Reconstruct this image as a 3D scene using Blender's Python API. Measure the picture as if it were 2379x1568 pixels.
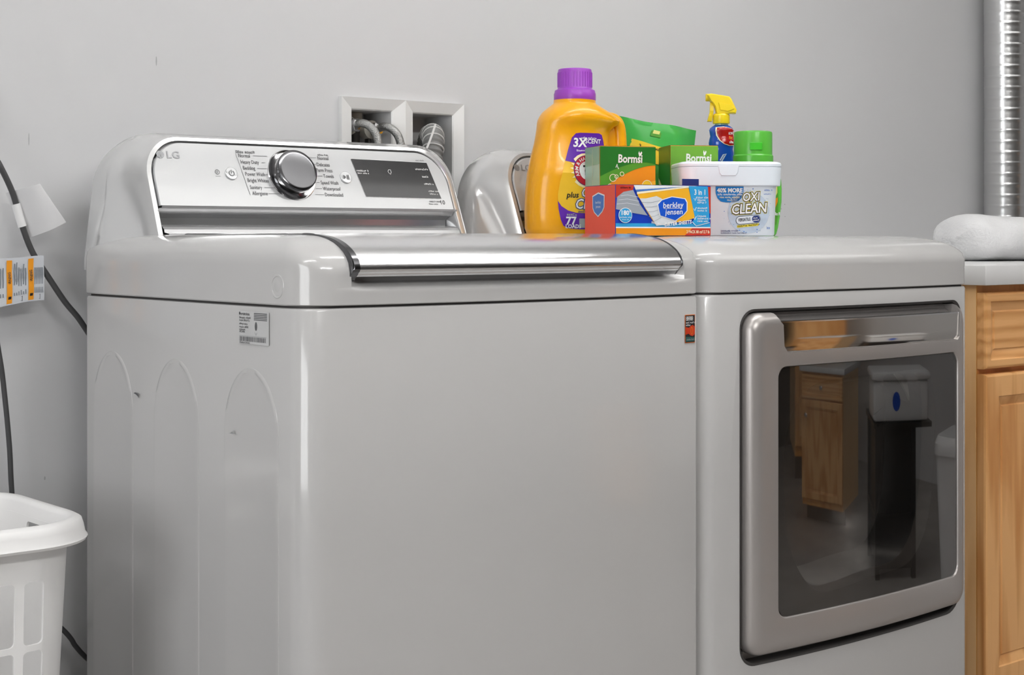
import bpy, bmesh, math, random
from mathutils import Vector, Matrix
random.seed(7)
for _o in list(bpy.data.objects):
    bpy.data.objects.remove(_o, do_unlink=True)
scene = bpy.context.scene
C = scene.collection
PI = math.pi

# ------------------------------------------------------------------ camera
cam_d = bpy.data.cameras.new('camera')
cam = bpy.data.objects.new('camera', cam_d)
C.objects.link(cam)
cam.location = (-1.0235, -1.5928, 0.985)
cam.rotation_euler = (math.radians(90), 0, -0.70266)
cam_d.sensor_width = 36.0
cam_d.lens = 36.0 * 3669.92 / 2379.0
cam_d.shift_y = -(784 - 548.33) / 2379.0
cam_d.clip_start = 0.05
scene.camera = cam

# ------------------------------------------------------------------ world, exposure, large lights
world = bpy.data.worlds.new('world')
scene.world = world
world.use_nodes = True
world.node_tree.nodes['Background'].inputs[0].default_value = (0.9, 0.95, 1.0, 1)
world.node_tree.nodes['Background'].inputs[1].default_value = 0.25
vs = scene.view_settings
vs.view_transform = 'Standard'
vs.look = 'None'
vs.gamma = 1.0
vs.use_curve_mapping = False
vs.exposure = 0.02

def area_light(name, loc, rot, sx, sy, power, col=(1, 1, 1)):
    d = bpy.data.lights.new(name, 'AREA')
    d.shape = 'RECTANGLE'; d.size = sx; d.size_y = sy; d.energy = power; d.color = col
    o = bpy.data.objects.new(name, d); C.objects.link(o)
    o.location = loc; o.rotation_euler = rot
    return o
# added fill for the washer side, at a made-up left-wall window; the hanging tube lights are built further down with their lamps
area_light('left_fill', (-2.44, -0.95, 1.15), (0, math.radians(-90), 0), 1.1, 1.3, 26, (0.97, 0.985, 1.0))

# ------------------------------------------------------------------ helpers
def lin(c):
    c = c / 255.0
    return c / 12.92 if c <= 0.04045 else ((c + 0.055) / 1.055) ** 2.4
def rgb(r, g, b): return (lin(r), lin(g), lin(b), 1.0)

MATS = {}
def mat(name, col, rough=0.4, metal=0.0, noise=0.0, nscale=8.0, coat=0.0, bump=0.0, bscale=60.0, spec=0.5, trans=0.0, aniso=None):
    m = bpy.data.materials.new(name); m.use_nodes = True
    nt = m.node_tree; b = nt.nodes['Principled BSDF']
    b.inputs['Base Color'].default_value = col
    b.inputs['Roughness'].default_value = rough
    b.inputs['Metallic'].default_value = metal
    b.inputs['Specular IOR Level'].default_value = spec
    b.inputs['Coat Weight'].default_value = coat
    b.inputs['Coat Roughness'].default_value = 0.05
    b.inputs['Transmission Weight'].default_value = trans
    tc = nt.nodes.new('ShaderNodeTexCoord')
    if noise > 0:
        n = nt.nodes.new('ShaderNodeTexNoise'); n.inputs['Scale'].default_value = nscale; n.inputs['Detail'].default_value = 5
        r = nt.nodes.new('ShaderNodeValToRGB')
        k = 1 - noise
        r.color_ramp.elements[0].position = 0.3; r.color_ramp.elements[1].position = 0.7
        r.color_ramp.elements[0].color = (col[0] * k, col[1] * k, col[2] * k, 1)
        r.color_ramp.elements[1].color = col
        nt.links.new(tc.outputs['Object'], n.inputs['Vector'])
        nt.links.new(n.outputs['Fac'], r.inputs['Fac'])
        nt.links.new(r.outputs['Color'], b.inputs['Base Color'])
    if bump > 0:
        n2 = nt.nodes.new('ShaderNodeTexNoise'); n2.inputs['Scale'].default_value = bscale; n2.inputs['Detail'].default_value = 3
        bp = nt.nodes.new('ShaderNodeBump'); bp.inputs['Strength'].default_value = bump; bp.inputs['Distance'].default_value = 0.002
        if aniso:
            mp = nt.nodes.new('ShaderNodeMapping'); mp.inputs['Scale'].default_value = aniso
            nt.links.new(tc.outputs['Object'], mp.inputs['Vector']); nt.links.new(mp.outputs['Vector'], n2.inputs['Vector'])
        else:
            nt.links.new(tc.outputs['Object'], n2.inputs['Vector'])
        nt.links.new(n2.outputs['Fac'], bp.inputs['Height']); nt.links.new(bp.outputs['Normal'], b.inputs['Normal'])
    MATS[name] = m
    return m

mat('enamel', rgb(193, 192, 191), 0.16, noise=0.02, nscale=3, coat=0.3)
mat('console_white', rgb(214, 214, 214), 0.12, metal=0.5, coat=0.4, noise=0.01)
mat('panel_silver', rgb(205, 206, 207), 0.13, metal=0.25, coat=0.5, noise=0.02, nscale=20)
mat('dark_seam', rgb(52, 50, 49), 0.6, noise=0.1)
mat('trim_line', rgb(95, 95, 96), 0.25, metal=0.8)
mat('chrome', rgb(225, 225, 226), 0.08, metal=1.0)
mat('chrome_dark', rgb(110, 110, 112), 0.16, metal=1.0)
mat('brushed', rgb(236, 236, 237), 0.17, metal=1.0, bump=0.04, bscale=40, aniso=(1, 30, 30))
mat('ledge_silver', rgb(190, 190, 191), 0.22, metal=0.55)
mat('door_silver', rgb(176, 171, 168), 0.32, metal=0.5, noise=0.02)
mat('scoop_grey', rgb(136, 132, 130), 0.4, metal=0.3)
mat('mirror_strip', rgb(215, 212, 208), 0.06, metal=1.0)
mat('recess_dark', rgb(70, 68, 67), 0.45, metal=0.2)
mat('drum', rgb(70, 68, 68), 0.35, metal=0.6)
mat('black_glass', rgb(40, 40, 42), 0.12, coat=0.6, noise=0.35, nscale=220)
mat('print_grey', rgb(84, 84, 86), 0.4)
mat('print_light', rgb(170, 171, 172), 0.4)
mat('print_white', rgb(240, 240, 240), 0.4)
mat('print_black', rgb(28, 30, 34), 0.4)
mat('logo_grey', rgb(136, 137, 139), 0.3, metal=0.3)
mat('label_white', rgb(196, 196, 196), 0.4)
mat('wall_paint', rgb(206, 206, 207), 0.55, noise=0.035, nscale=1.6, bump=0.06, bscale=55)
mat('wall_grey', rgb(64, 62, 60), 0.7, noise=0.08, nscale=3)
mat('added_door_dark', rgb(46, 43, 41), 0.5, noise=0.1)
mat('ceiling_paint', rgb(225, 225, 224), 0.7, noise=0.02)
mat('floor_concrete', rgb(168, 164, 160), 0.5, noise=0.25, nscale=6, bump=0.1)
mat('frame_white', rgb(232, 232, 231), 0.3)
mat('box_grey', rgb(208, 208, 208), 0.5)
mat('valve_plastic', rgb(176, 172, 162), 0.4)
mat('valve_dark', rgb(60, 58, 55), 0.4)
mat('braid', rgb(165, 165, 163), 0.3, metal=0.9, bump=0.8, bscale=500)
mat('hose_grey', rgb(122, 122, 121), 0.45, noise=0.05)
mat('ziptie', rgb(205, 205, 203), 0.4)
mat('cord', rgb(66, 66, 67), 0.4)
mat('film', rgb(228, 228, 228), 0.25)
mat('tag_paper', rgb(196, 199, 204), 0.35)
mat('tag_orange', rgb(232, 150, 22), 0.4)
mat('basket_white', rgb(240, 239, 238), 0.32, noise=0.01)
mat('duct', rgb(214, 214, 214), 0.3, metal=1.0, bump=0.06, bscale=60)
mat('counter', rgb(218, 218, 218), 0.25, noise=0.02)
mat('towel', rgb(232, 232, 233), 0.9, bump=1.0, bscale=160)
# products
mat('yellow_bottle', rgb(246, 172, 12), 0.28, coat=0.15, noise=0.03)
mat('purple_cap', rgb(160, 72, 192), 0.35, noise=0.03)
mat('purple', rgb(98, 36, 168), 0.35, noise=0.1, nscale=30)
mat('label_yellow', rgb(248, 196, 40), 0.35, noise=0.1, nscale=25)
mat('cream', rgb(248, 238, 205), 0.4)
mat('crimson', rgb(192, 18, 44), 0.4)
mat('navy', rgb(26, 50, 120), 0.4)
mat('green_dark', rgb(28, 118, 30), 0.35, noise=0.1, nscale=20)
mat('green_mid', rgb(82, 156, 44), 0.35, noise=0.06, nscale=20)
mat('green_light', rgb(110, 172, 52), 0.35)
mat('pale_green', rgb(170, 208, 190), 0.3, noise=0.1, nscale=18)
mat('flash_blue', rgb(24, 124, 200), 0.35)
mat('orange', rgb(236, 148, 28), 0.35, noise=0.08, nscale=25)
mat('orange_deep', rgb(226, 112, 26), 0.35)
mat('amber', rgb(246, 182, 44), 0.35, noise=0.05)
mat('lemon', rgb(240, 196, 44), 0.3)
mat('red_card', rgb(250, 92, 66), 0.45, noise=0.08, nscale=14)
mat('red_deep', rgb(196, 52, 30), 0.45)
mat('blue_card', rgb(14, 58, 182), 0.35, noise=0.08)
mat('shield_blue', rgb(20, 84, 200), 0.35)
mat('badge_blue', rgb(74, 124, 200), 0.4)
mat('sky_blue', rgb(52, 160, 218), 0.35)
mat('towel_print', rgb(214, 218, 222), 0.4)
mat('towel_print_grey', rgb(158, 164, 172), 0.4)
mat('tub_white', rgb(232, 240, 248), 0.3, noise=0.015)
mat('splash_blue', rgb(196, 212, 230), 0.35, noise=0.2, nscale=70)
mat('pouch_green', rgb(74, 182, 84), 0.22, noise=0.15, nscale=14, bump=0.3, bscale=25)
mat('pouch_yellow', rgb(240, 206, 50), 0.3)
mat('trigger_yellow', rgb(250, 216, 34), 0.3, noise=0.03)
mat('spray_blue', rgb(26, 82, 190), 0.12, coat=0.4, noise=0.15, nscale=18)
mat('spray_red', rgb(178, 20, 20), 0.18, noise=0.1)
mat('spray_clear', rgb(170, 205, 200), 0.1, trans=0.4)
mat('cap_green', rgb(92, 186, 66), 0.25, noise=0.04)
mat('cap_green_core', rgb(62, 190, 38), 0.3)
mat('bottle_green', rgb(96, 204, 60), 0.25, noise=0.04)
mat('leaf_print', rgb(222, 222, 130), 0.35)
mat('black_metal', rgb(52, 51, 51), 0.4, metal=0.3)
mat('bin_white', rgb(226, 226, 226), 0.3)

def oak(name, base, dark, vertical=True):
    m = bpy.data.materials.new(name); m.use_nodes = True
    nt = m.node_tree; b = nt.nodes['Principled BSDF']; b.inputs['Roughness'].default_value = 0.38
    tc = nt.nodes.new('ShaderNodeTexCoord'); mp = nt.nodes.new('ShaderNodeMapping')
    mp.inputs['Scale'].default_value = (22, 22, 1.6) if vertical else (1.6, 22, 22)
    nt.links.new(tc.outputs['Object'], mp.inputs['Vector'])
    w = nt.nodes.new('ShaderNodeTexNoise'); w.inputs['Scale'].default_value = 1.6; w.inputs['Detail'].default_value = 7; w.inputs['Distortion'].default_value = 1.4
    nt.links.new(mp.outputs['Vector'], w.inputs['Vector'])
    wv = nt.nodes.new('ShaderNodeTexWave'); wv.wave_type = 'RINGS'; wv.inputs['Scale'].default_value = 0.6; wv.inputs['Distortion'].default_value = 9; wv.inputs['Detail'].default_value = 3
    nt.links.new(mp.outputs['Vector'], wv.inputs['Vector'])
    mx = nt.nodes.new('ShaderNodeMix'); mx.data_type = 'FLOAT'; mx.inputs[0].default_value = 0.4
    nt.links.new(w.outputs['Fac'], mx.inputs[2]); nt.links.new(wv.outputs['Fac'], mx.inputs[3])
    r = nt.nodes.new('ShaderNodeValToRGB')
    r.color_ramp.elements[0].position = 0.25; r.color_ramp.elements[0].color = dark
    r.color_ramp.elements[1].position = 0.62; r.color_ramp.elements[1].color = base
    nt.links.new(mx.outputs[0], r.inputs['Fac']); nt.links.new(r.outputs['Color'], b.inputs['Base Color'])
    bp = nt.nodes.new('ShaderNodeBump'); bp.inputs['Strength'].default_value = 0.1; bp.inputs['Distance'].default_value = 0.001
    nt.links.new(mx.outputs[0], bp.inputs['Height']); nt.links.new(bp.outputs['Normal'], b.inputs['Normal'])
    MATS[name] = m
oak('oak', rgb(238, 182, 120), rgb(210, 146, 82))
oak('oak_cross', rgb(238, 182, 120), rgb(210, 146, 82), False)
oak('oak_bevel', rgb(236, 170, 90), rgb(214, 144, 64))
oak('oak_side', rgb(248, 204, 148), rgb(238, 190, 132))

def glass_mat():
    m = bpy.data.materials.new('door_glass'); m.use_nodes = True
    nt = m.node_tree
    for n in list(nt.nodes): nt.nodes.remove(n)
    out = nt.nodes.new('ShaderNodeOutputMaterial'); mx = nt.nodes.new('ShaderNodeMixShader')
    tr = nt.nodes.new('ShaderNodeBsdfTransparent'); tr.inputs[0].default_value = (0.60, 0.59, 0.58, 1)
    gl = nt.nodes.new('ShaderNodeBsdfGlossy'); gl.inputs['Roughness'].default_value = 0.02; gl.inputs[0].default_value = (0.95, 0.95, 0.95, 1)
    fr = nt.nodes.new('ShaderNodeFresnel'); fr.inputs[0].default_value = 2.1
    ge = nt.nodes.new('ShaderNodeNewGeometry'); iv = nt.nodes.new('ShaderNodeMath'); iv.operation = 'SUBTRACT'; iv.inputs[0].default_value = 1.0
    ml = nt.nodes.new('ShaderNodeMath'); ml.operation = 'MULTIPLY'
    nt.links.new(ge.outputs['Backfacing'], iv.inputs[1]); nt.links.new(iv.outputs[0], ml.inputs[0]); nt.links.new(fr.outputs[0], ml.inputs[1])   # no inner total reflection: the pane is thin
    nt.links.new(ml.outputs[0], mx.inputs[0]); nt.links.new(tr.outputs[0], mx.inputs[1]); nt.links.new(gl.outputs[0], mx.inputs[2])
    nt.links.new(mx.outputs[0], out.inputs[0])
    MATS['door_glass'] = m
glass_mat()
def film_mat():
    m = bpy.data.materials.new('film_clear'); m.use_nodes = True
    nt = m.node_tree; b = nt.nodes['Principled BSDF']
    b.inputs['Base Color'].default_value = rgb(226, 226, 227); b.inputs['Roughness'].default_value = 0.18
    b.inputs['Alpha'].default_value = 0.72
    MATS['film_clear'] = m
film_mat()

def empty(name, loc=(0, 0, 0), rz=0.0):
    o = bpy.data.objects.new(name, None); C.objects.link(o)
    o.empty_display_size = 0.05
    o.location = loc; o.rotation_euler = (0, 0, rz)
    return o
def tag(o, label=None, cat=None, group=None, kind=None):
    if label: o['label'] = label
    if cat: o['category'] = cat
    if group: o['group'] = group
    if kind: o['kind'] = kind
    return o
def thing(name, label, cat, loc=(0, 0, 0), rz=0.0, group=None):
    return tag(empty(name, loc, rz), label, cat, group)
def mk(name, verts, faces, m, parent=None, smooth=35, fixn=True):
    me = bpy.data.meshes.new(name)
    me.from_pydata([tuple(v) for v in verts], [], [tuple(f) for f in faces])
    if fixn:
        bm = bmesh.new(); bm.from_mesh(me)
        bmesh.ops.remove_doubles(bm, verts=bm.verts, dist=1e-6)
        bmesh.ops.recalc_face_normals(bm, faces=bm.faces)
        bm.to_mesh(me); bm.free()
    me.materials.append(MATS[m] if isinstance(m, str) else m)
    if smooth:
        me.shade_smooth(); me.set_sharp_from_angle(angle=math.radians(smooth))
    o = bpy.data.objects.new(name, me); C.objects.link(o)
    if parent: o.parent = parent
    return o
def loft(rings, closed=True, cap0=True, cap1=True, loop=False):
    n = len(rings[0]); V = [p for r in rings for p in r]; F = []
    R = len(rings)
    for i in range(R if loop else R - 1):
        a = i * n; b = ((i + 1) % R) * n
        for j in range(n if closed else n - 1):
            k = (j + 1) % n
            F.append((a + j, a + k, b + k, b + j))
    if not loop:
        if cap0: F.append(tuple(range(n))[::-1])
        if cap1: F.append(tuple((R - 1) * n + j for j in range(n)))
    return V, F
def merge(*vf):
    V = []; F = []
    for v, f in vf:
        o = len(V); V += list(v); F += [tuple(i + o for i in q) for q in f]
    return V, F
def boxvf(x0, x1, y0, y1, z0, z1, b=0.0):
    if b <= 0:
        V = [(x, y, z) for x in (x0, x1) for y in (y0, y1) for z in (z0, z1)]
        F = [(0, 1, 3, 2), (4, 6, 7, 5), (0, 4, 5, 1), (2, 3, 7, 6), (0, 2, 6, 4), (1, 5, 7, 3)]
        return V, F
    rings = []
    for z, i in ((z0, b), (z0 + b * .3, b * .3), (z0 + b, 0), (z1 - b, 0), (z1 - b * .3, b * .3), (z1, b)):
        rings.append([(p[0], p[1], z) for p in rrect(x0 + i, x1 - i, y0 + i, y1 - i, max(b - i * .5, b * .4), 3, 0)])
    return loft(rings)
def rrect(x0, x1, y0, y1, r, nc=6, ne=0):
    """rounded rectangle, counter-clockwise from lower left; ne extra points on each edge"""
    P = []
    rs = r if isinstance(r, (tuple, list)) else (r, r, r, r)
    cs = [(x0 + rs[0], y0 + rs[0], PI, rs[0]), (x1 - rs[1], y0 + rs[1], 1.5 * PI, rs[1]), (x1 - rs[2], y1 - rs[2], 0, rs[2]), (x0 + rs[3], y1 - rs[3], .5 * PI, rs[3])]
    arcs = []
    for cx, cy, a0, rr in cs:
        arcs.append([(cx + rr * math.cos(a0 + .5 * PI * i / nc), cy + rr * math.sin(a0 + .5 * PI * i / nc)) for i in range(nc + 1)])
    for i in range(4):
        P += arcs[i]
        a = arcs[i][-1]; b = arcs[(i + 1) % 4][0]
        for k in range(1, ne + 1):
            t = k / (ne + 1); P.append((a[0] + (b[0] - a[0]) * t, a[1] + (b[1] - a[1]) * t))
    return P
def catmull(P, n):
    P = [Vector(p) for p in P]; out = []
    for i in range(len(P) - 1):
        p0 = P[max(i - 1, 0)]; p1 = P[i]; p2 = P[i + 1]; p3 = P[min(i + 2, len(P) - 1)]
        for k in range(n):
            t = k / n
            out.append(.5 * ((2 * p1) + (p2 - p0) * t + (2 * p0 - 5 * p1 + 4 * p2 - p3) * t * t + (3 * p1 - p0 - 3 * p2 + p3) * t ** 3))
    out.append(P[-1]); return out
def tubevf(path, rad, n=12, cap=True):
    """path: points; rad: number or function of arc fraction"""
    path = [Vector(p) for p in path]; rings = []
    t0 = (path[1] - path[0]).normalized()
    up = Vector((0, 0, 1)) if abs(t0.z) < .9 else Vector((1, 0, 0))
    nrm = t0.cross(up).normalized()
    for i, p in enumerate(path):
        t = (path[min(i + 1, len(path) - 1)] - path[max(i - 1, 0)]).normalized()
        nrm = (nrm - t * nrm.dot(t)).normalized(); bi = t.cross(nrm)
        r = rad(i / (len(path) - 1)) if callable(rad) else rad
        rings.append([p + (nrm * math.cos(2 * PI * k / n) + bi * math.sin(2 * PI * k / n)) * r for k in range(n)])
    return loft(rings, cap0=cap, cap1=cap)
def lathevf(prof, n=32, cx=0, cy=0):
    rings = [[(cx + r * math.cos(2 * PI * k / n), cy + r * math.sin(2 * PI * k / n), z) for k in range(n)] for r, z in prof]
    return loft(rings)
def boolean(o, cutters):
    for c in cutters:
        c.parent = o.parent
        md = o.modifiers.new('cut', 'BOOLEAN'); md.operation = 'DIFFERENCE'; md.object = c; md.solver = 'EXACT'; md.use_self = True
    dg = bpy.context.evaluated_depsgraph_get()
    me = bpy.data.meshes.new_from_object(o.evaluated_get(dg))
    o.modifiers.clear(); o.data = me
    for c in cutters: bpy.data.objects.remove(c, do_unlink=True)
    me.shade_smooth(); me.set_sharp_from_angle(angle=math.radians(32))

class Face:
    """flat print surface: origin, right, up; layers stand proud by a fraction of a millimetre"""
    def __init__(s, O, U, V, step=0.0003):
        s.O = Vector(O); s.U = Vector(U).normalized(); s.V = Vector(V).normalized(); s.N = s.U.cross(s.V); s.step = step
    def __call__(s, u, v, l): return s.O + s.U * u + s.V * v + s.N * (s.step * l)
def decal(parent, name, poly, m, fm, layer=1, sub=0.0, holes=None):
    bm = bmesh.new()
    vs_ = [bm.verts.new((p[0], p[1], 0)) for p in poly]
    bm.faces.new(vs_)
    bmesh.ops.triangulate(bm, faces=bm.faces)
    if sub > 0:
        for _ in range(6):
            es = [e for e in bm.edges if e.calc_length() > sub]
            if not es: break
            bmesh.ops.subdivide_edges(bm, edges=es, cuts=1)
            bmesh.ops.triangulate(bm, faces=[f for f in bm.faces if len(f.verts) > 3])
    bm.normal_update()
    if sum(f.normal.z for f in bm.faces) < 0:
        bmesh.ops.reverse_faces(bm, faces=bm.faces)
    V = [fm(v.co.x, v.co.y, layer) for v in bm.verts]
    bm.verts.index_update()
    F = [[v.index for v in f.verts] for f in bm.faces]
    bm.free()
    return mk(name, V, F, m, parent, smooth=0 if sub == 0 else 60, fixn=False)
def strip_loop(parent, name, poly, w, m, fm, layer=1, closed=True):
    """thin printed outline along a polygon"""
    n = len(poly); V = []; F = []
    for i in range(n):
        a = Vector(poly[(i - 1) % n]) if closed or i else Vector(poly[0]); b = Vector(poly[(i + 1) % n]) if closed or i < n - 1 else Vector(poly[-1])
        p = Vector(poly[i]); d = (b - a).normalized(); nn = Vector((-d.y, d.x)) * (w / 2)
        V.append(fm(p.x + nn.x, p.y + nn.y, layer)); V.append(fm(p.x - nn.x, p.y - nn.y, layer))
    for i in range(n if closed else n - 1):
        j = (i + 1) % n; F.append((2 * i, 2 * i + 1, 2 * j + 1, 2 * j))
    o = mk(name, V, F, m, parent, smooth=0, fixn=False)
    return o
def circle(cx, cy, r, n=24, ry=None): return [(cx + r * math.cos(2 * PI * i / n), cy + (ry or r) * math.sin(2 * PI * i / n)) for i in range(n)]
def small_print(parent, n, u, v, size, m, fm, layer, align, rot, sx, shear):
    """print too small to read in the photograph: rows of letter-like strokes"""
    V2 = []; F = []; x = 0.0; h = size * .62; st = size * .11; word = 0
    def bar(a0, a1, b0, b1):
        k = len(V2); V2.extend([(a0, b0), (a1, b0), (a1, b1), (a0, b1)]); F.append((k, k + 1, k + 2, k + 3))
    for i in range(n):
        w = size * random.choice((.30, .38, .44)); hh = h * random.choice((1, .72, .72))
        if word > 3 and random.random() < .3: x += size * .35; word = 0; continue
        bar(x, x + st, -h / 2, -h / 2 + hh)
        if random.random() < .7: bar(x + w - st, x + w, -h / 2, -h / 2 + hh * .8)
        for q_ in random.sample((0, .45, .85), 2): bar(x, x + w, -h / 2 + hh * q_ * .9, -h / 2 + hh * q_ * .9 + st)
        x += w + size * .14; word += 1
    off = {'LEFT': 0, 'CENTER': -x / 2, 'RIGHT': -x}[align]; c, sn = math.cos(rot), math.sin(rot); V = []
    for a, b in V2:
        a = (a + off + b * shear) * sx; V.append(fm(u + a * c - b * sn, v + a * sn + b * c, layer))
    return mk('small_print', V, F, m, parent, smooth=0, fixn=False)
def text(parent, s, u, v, size, m, fm, layer=2, align='LEFT', bold=0.0, shear=0.0, rot=0.0, sx=1.0, name='lettering', arc=None):
    if s.startswith('~'): return small_print(parent, int(s[1:]), u, v, size, m, fm, layer, align, rot, sx, shear)
    cu = bpy.data.curves.new('t', 'FONT'); cu.body = s; cu.size = size; cu.align_x = align; cu.align_y = 'CENTER'
    cu.offset = bold * size; cu.shear = shear; cu.resolution_u = 2
    ob = bpy.data.objects.new('t', cu); C.objects.link(ob)
    dg = bpy.context.evaluated_depsgraph_get()
    me = bpy.data.meshes.new_from_object(ob.evaluated_get(dg))
    V2 = [(p.co.x * sx, p.co.y) for p in me.vertices]; F = [list(p.vertices) for p in me.polygons]
    bpy.data.objects.remove(ob, do_unlink=True); bpy.data.meshes.remove(me); bpy.data.curves.remove(cu)
    c, sn = math.cos(rot), math.sin(rot); V = []
    for x, y in V2:
        if arc:                                    # bend along a circle of radius arc
            a = PI / 2 - x / arc; rr = arc + y; x, y = rr * math.cos(a), rr * math.sin(a)
        V.append(fm(u + x * c - y * sn, v + x * sn + y * c, layer))
    return mk(name, V, F, m, parent, smooth=0, fixn=False)

# ------------------------------------------------------------------ room shell
WY = 0.68                                          # back wall plane
def structure(name, V, F, m, smooth=0):
    return tag(mk(name, V, F, m, None, smooth), kind='structure')
X0r, X1r, Y0r, ZC = -2.4, 4.6, -3.8, 2.44
OX0, OX1, OXM, OZ0, OZ1 = 0.512, 0.775, 0.6456, 1.00, 1.226   # washer outlet box in the back wall
structure('wall_back', *merge(boxvf(X0r, OX0, WY, WY + .1, 0, ZC), boxvf(OX1, X1r, WY, WY + .1, 0, ZC),
          boxvf(OX0, OX1, WY, WY + .1, 0, OZ0), boxvf(OX0, OX1, WY, WY + .1, OZ1, ZC)), 'wall_paint')
structure('wall_right', *boxvf(X1r, X1r + .1, Y0r, WY + .1, 0, ZC), 'wall_paint')
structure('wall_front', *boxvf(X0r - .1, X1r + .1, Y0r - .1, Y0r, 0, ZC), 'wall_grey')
wy0, wy1, wz0, wz1 = -1.65, -0.25, 0.55, 1.75
structure('wall_left', *merge(boxvf(X0r - .1, X0r, Y0r, wy0, 0, ZC), boxvf(X0r - .1, X0r, wy1, WY + .1, 0, ZC),
          boxvf(X0r - .1, X0r, wy0, wy1, 0, wz0), boxvf(X0r - .1, X0r, wy0, wy1, wz1, ZC)), 'wall_paint')
structure('added_door', *merge(boxvf(X0r, X0r + .035, -.18, .60, 0, 2.03), boxvf(X0r + .035, X0r + .045, -.08, .50, .2, .95), boxvf(X0r + .035, X0r + .045, -.08, .50, 1.1, 1.9)), 'added_door_dark')  # unseen dark door, added to put a dark reflection on the console side
w1 = structure('added_window', *merge(boxvf(X0r - .03, X0r + .01, wy0, wy1, wz0, wz0 + .05), boxvf(X0r - .03, X0r + .01, wy0, wy1, wz1 - .05, wz1),
          boxvf(X0r - .03, X0r + .01, wy0, wy0 + .05, wz0, wz1), boxvf(X0r - .03, X0r + .01, wy1 - .05, wy1, wz0, wz1), boxvf(X0r - .03, X0r + .01, (wy0 + wy1) / 2 - .02, (wy0 + wy1) / 2 + .02, wz0, wz1)), 'frame_white')  # made-up window frame around the added fill light
structure('floor', *boxvf(X0r - .1, X1r + .1, Y0r - .1, WY + .1, -.1, 0), 'floor_concrete')
structure('ceiling', *boxvf(X0r - .1, X1r + .1, Y0r - .1, WY + .1, ZC, ZC + .1), 'ceiling_paint')
# small scuffs and a filled patch on the paint
wall_back_o = bpy.data.objects['wall_back']
for px_, pz_, sx_, sz_, m_ in ((.163, 1.262, .0012, .008, 'print_light'), (-.047, 1.130, .0009, .010, 'print_light'), (1.678, 1.045, .0025, .0015, 'print_light'), (1.691, 1.028, .0018, .0014, 'print_light'), (1.69, 1.055, .001, .001, 'print_grey'), (-.022, .62, .0012, .003, 'print_light')):
    f_ = Face((px_, WY, pz_), (1, 0, 0), (0, 0, 1), .0004)
    decal(wall_back_o, 'wall_scuff', circle(0, 0, sx_, 8, sz_), m_, f_, 1)

# ceiling fixtures; all but the tube over the machines are added
def glow_panel(label, x, y, sx, sy, power):
    t = thing('glow_panel', label, 'lamp', (x, y, ZC))
    mk('housing', *boxvf(-sx / 2 - .03, sx / 2 + .03, -sy / 2 - .03, sy / 2 + .03, -.05, 0), 'frame_white', t, 0)
    m = bpy.data.materials.new('diffuser'); m.use_nodes = True; b = m.node_tree.nodes['Principled BSDF']
    b.inputs['Emission Color'].default_value = (1, .99, .97, 1); b.inputs['Emission Strength'].default_value = power
    mk('diffuser', *boxvf(-sx / 2, sx / 2, -sy / 2, sy / 2, -.062, -.05), m, t, 0)
    return t
def tube_light(label, x0, x1, y, z, power):
    t = thing('tube_light', label, 'lamp', ((x0 + x1) / 2, y, ZC), group='hanging tube lights')
    h = (x1 - x0) / 2
    mk('batten', *boxvf(-h, h, -.03, .03, z + .03 - ZC, z + .06 - ZC, .004), 'frame_white', t, 20)
    for k in (-.8, .8): mk('hanger', *tubevf([(h * k, 0, z + .055 - ZC), (h * k, 0, 0)], .004, 8), 'frame_white', t)
    m = bpy.data.materials.new('tube_glow'); m.use_nodes = True; b = m.node_tree.nodes['Principled BSDF']
    b.inputs['Emission Color'].default_value = (1, .99, .975, 1); b.inputs['Emission Strength'].default_value = power
    for k in (-.045, .045): mk('tube', *tubevf([(-h + .03, k, z - ZC), (h - .03, k, z - ZC)], .02, 14), m, t, 40)
    for k in (-1, 1): mk('end_cap', *boxvf(k * (h - .015) - .015, k * (h - .015) + .015, -.07, .07, z - .022 - ZC, z + .035 - ZC, .004), 'frame_white', t, 20)
    return t
tube_light('hanging twin tube light over the washing machine and dryer', .15, 1.65, -.28, 2.22, 19)
tube_light('added fill twin tube light over the open floor beside the washer', -1.75, -.25, -.72, 2.22, 14)  # added to fill the washer's side and front
tube_light('added fill twin tube light in the middle of the room, farthest from the washer', -.9, .6, -2.45, 2.22, 44)  # added to brighten the machine fronts and the wall
glow_panel('added wide flat glow panel near the freestanding oak cabinet', 2.30, -1.40, 2.8, 1.24, 1.9)  # glowing panel added to brighten the reflection in the control panel

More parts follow.
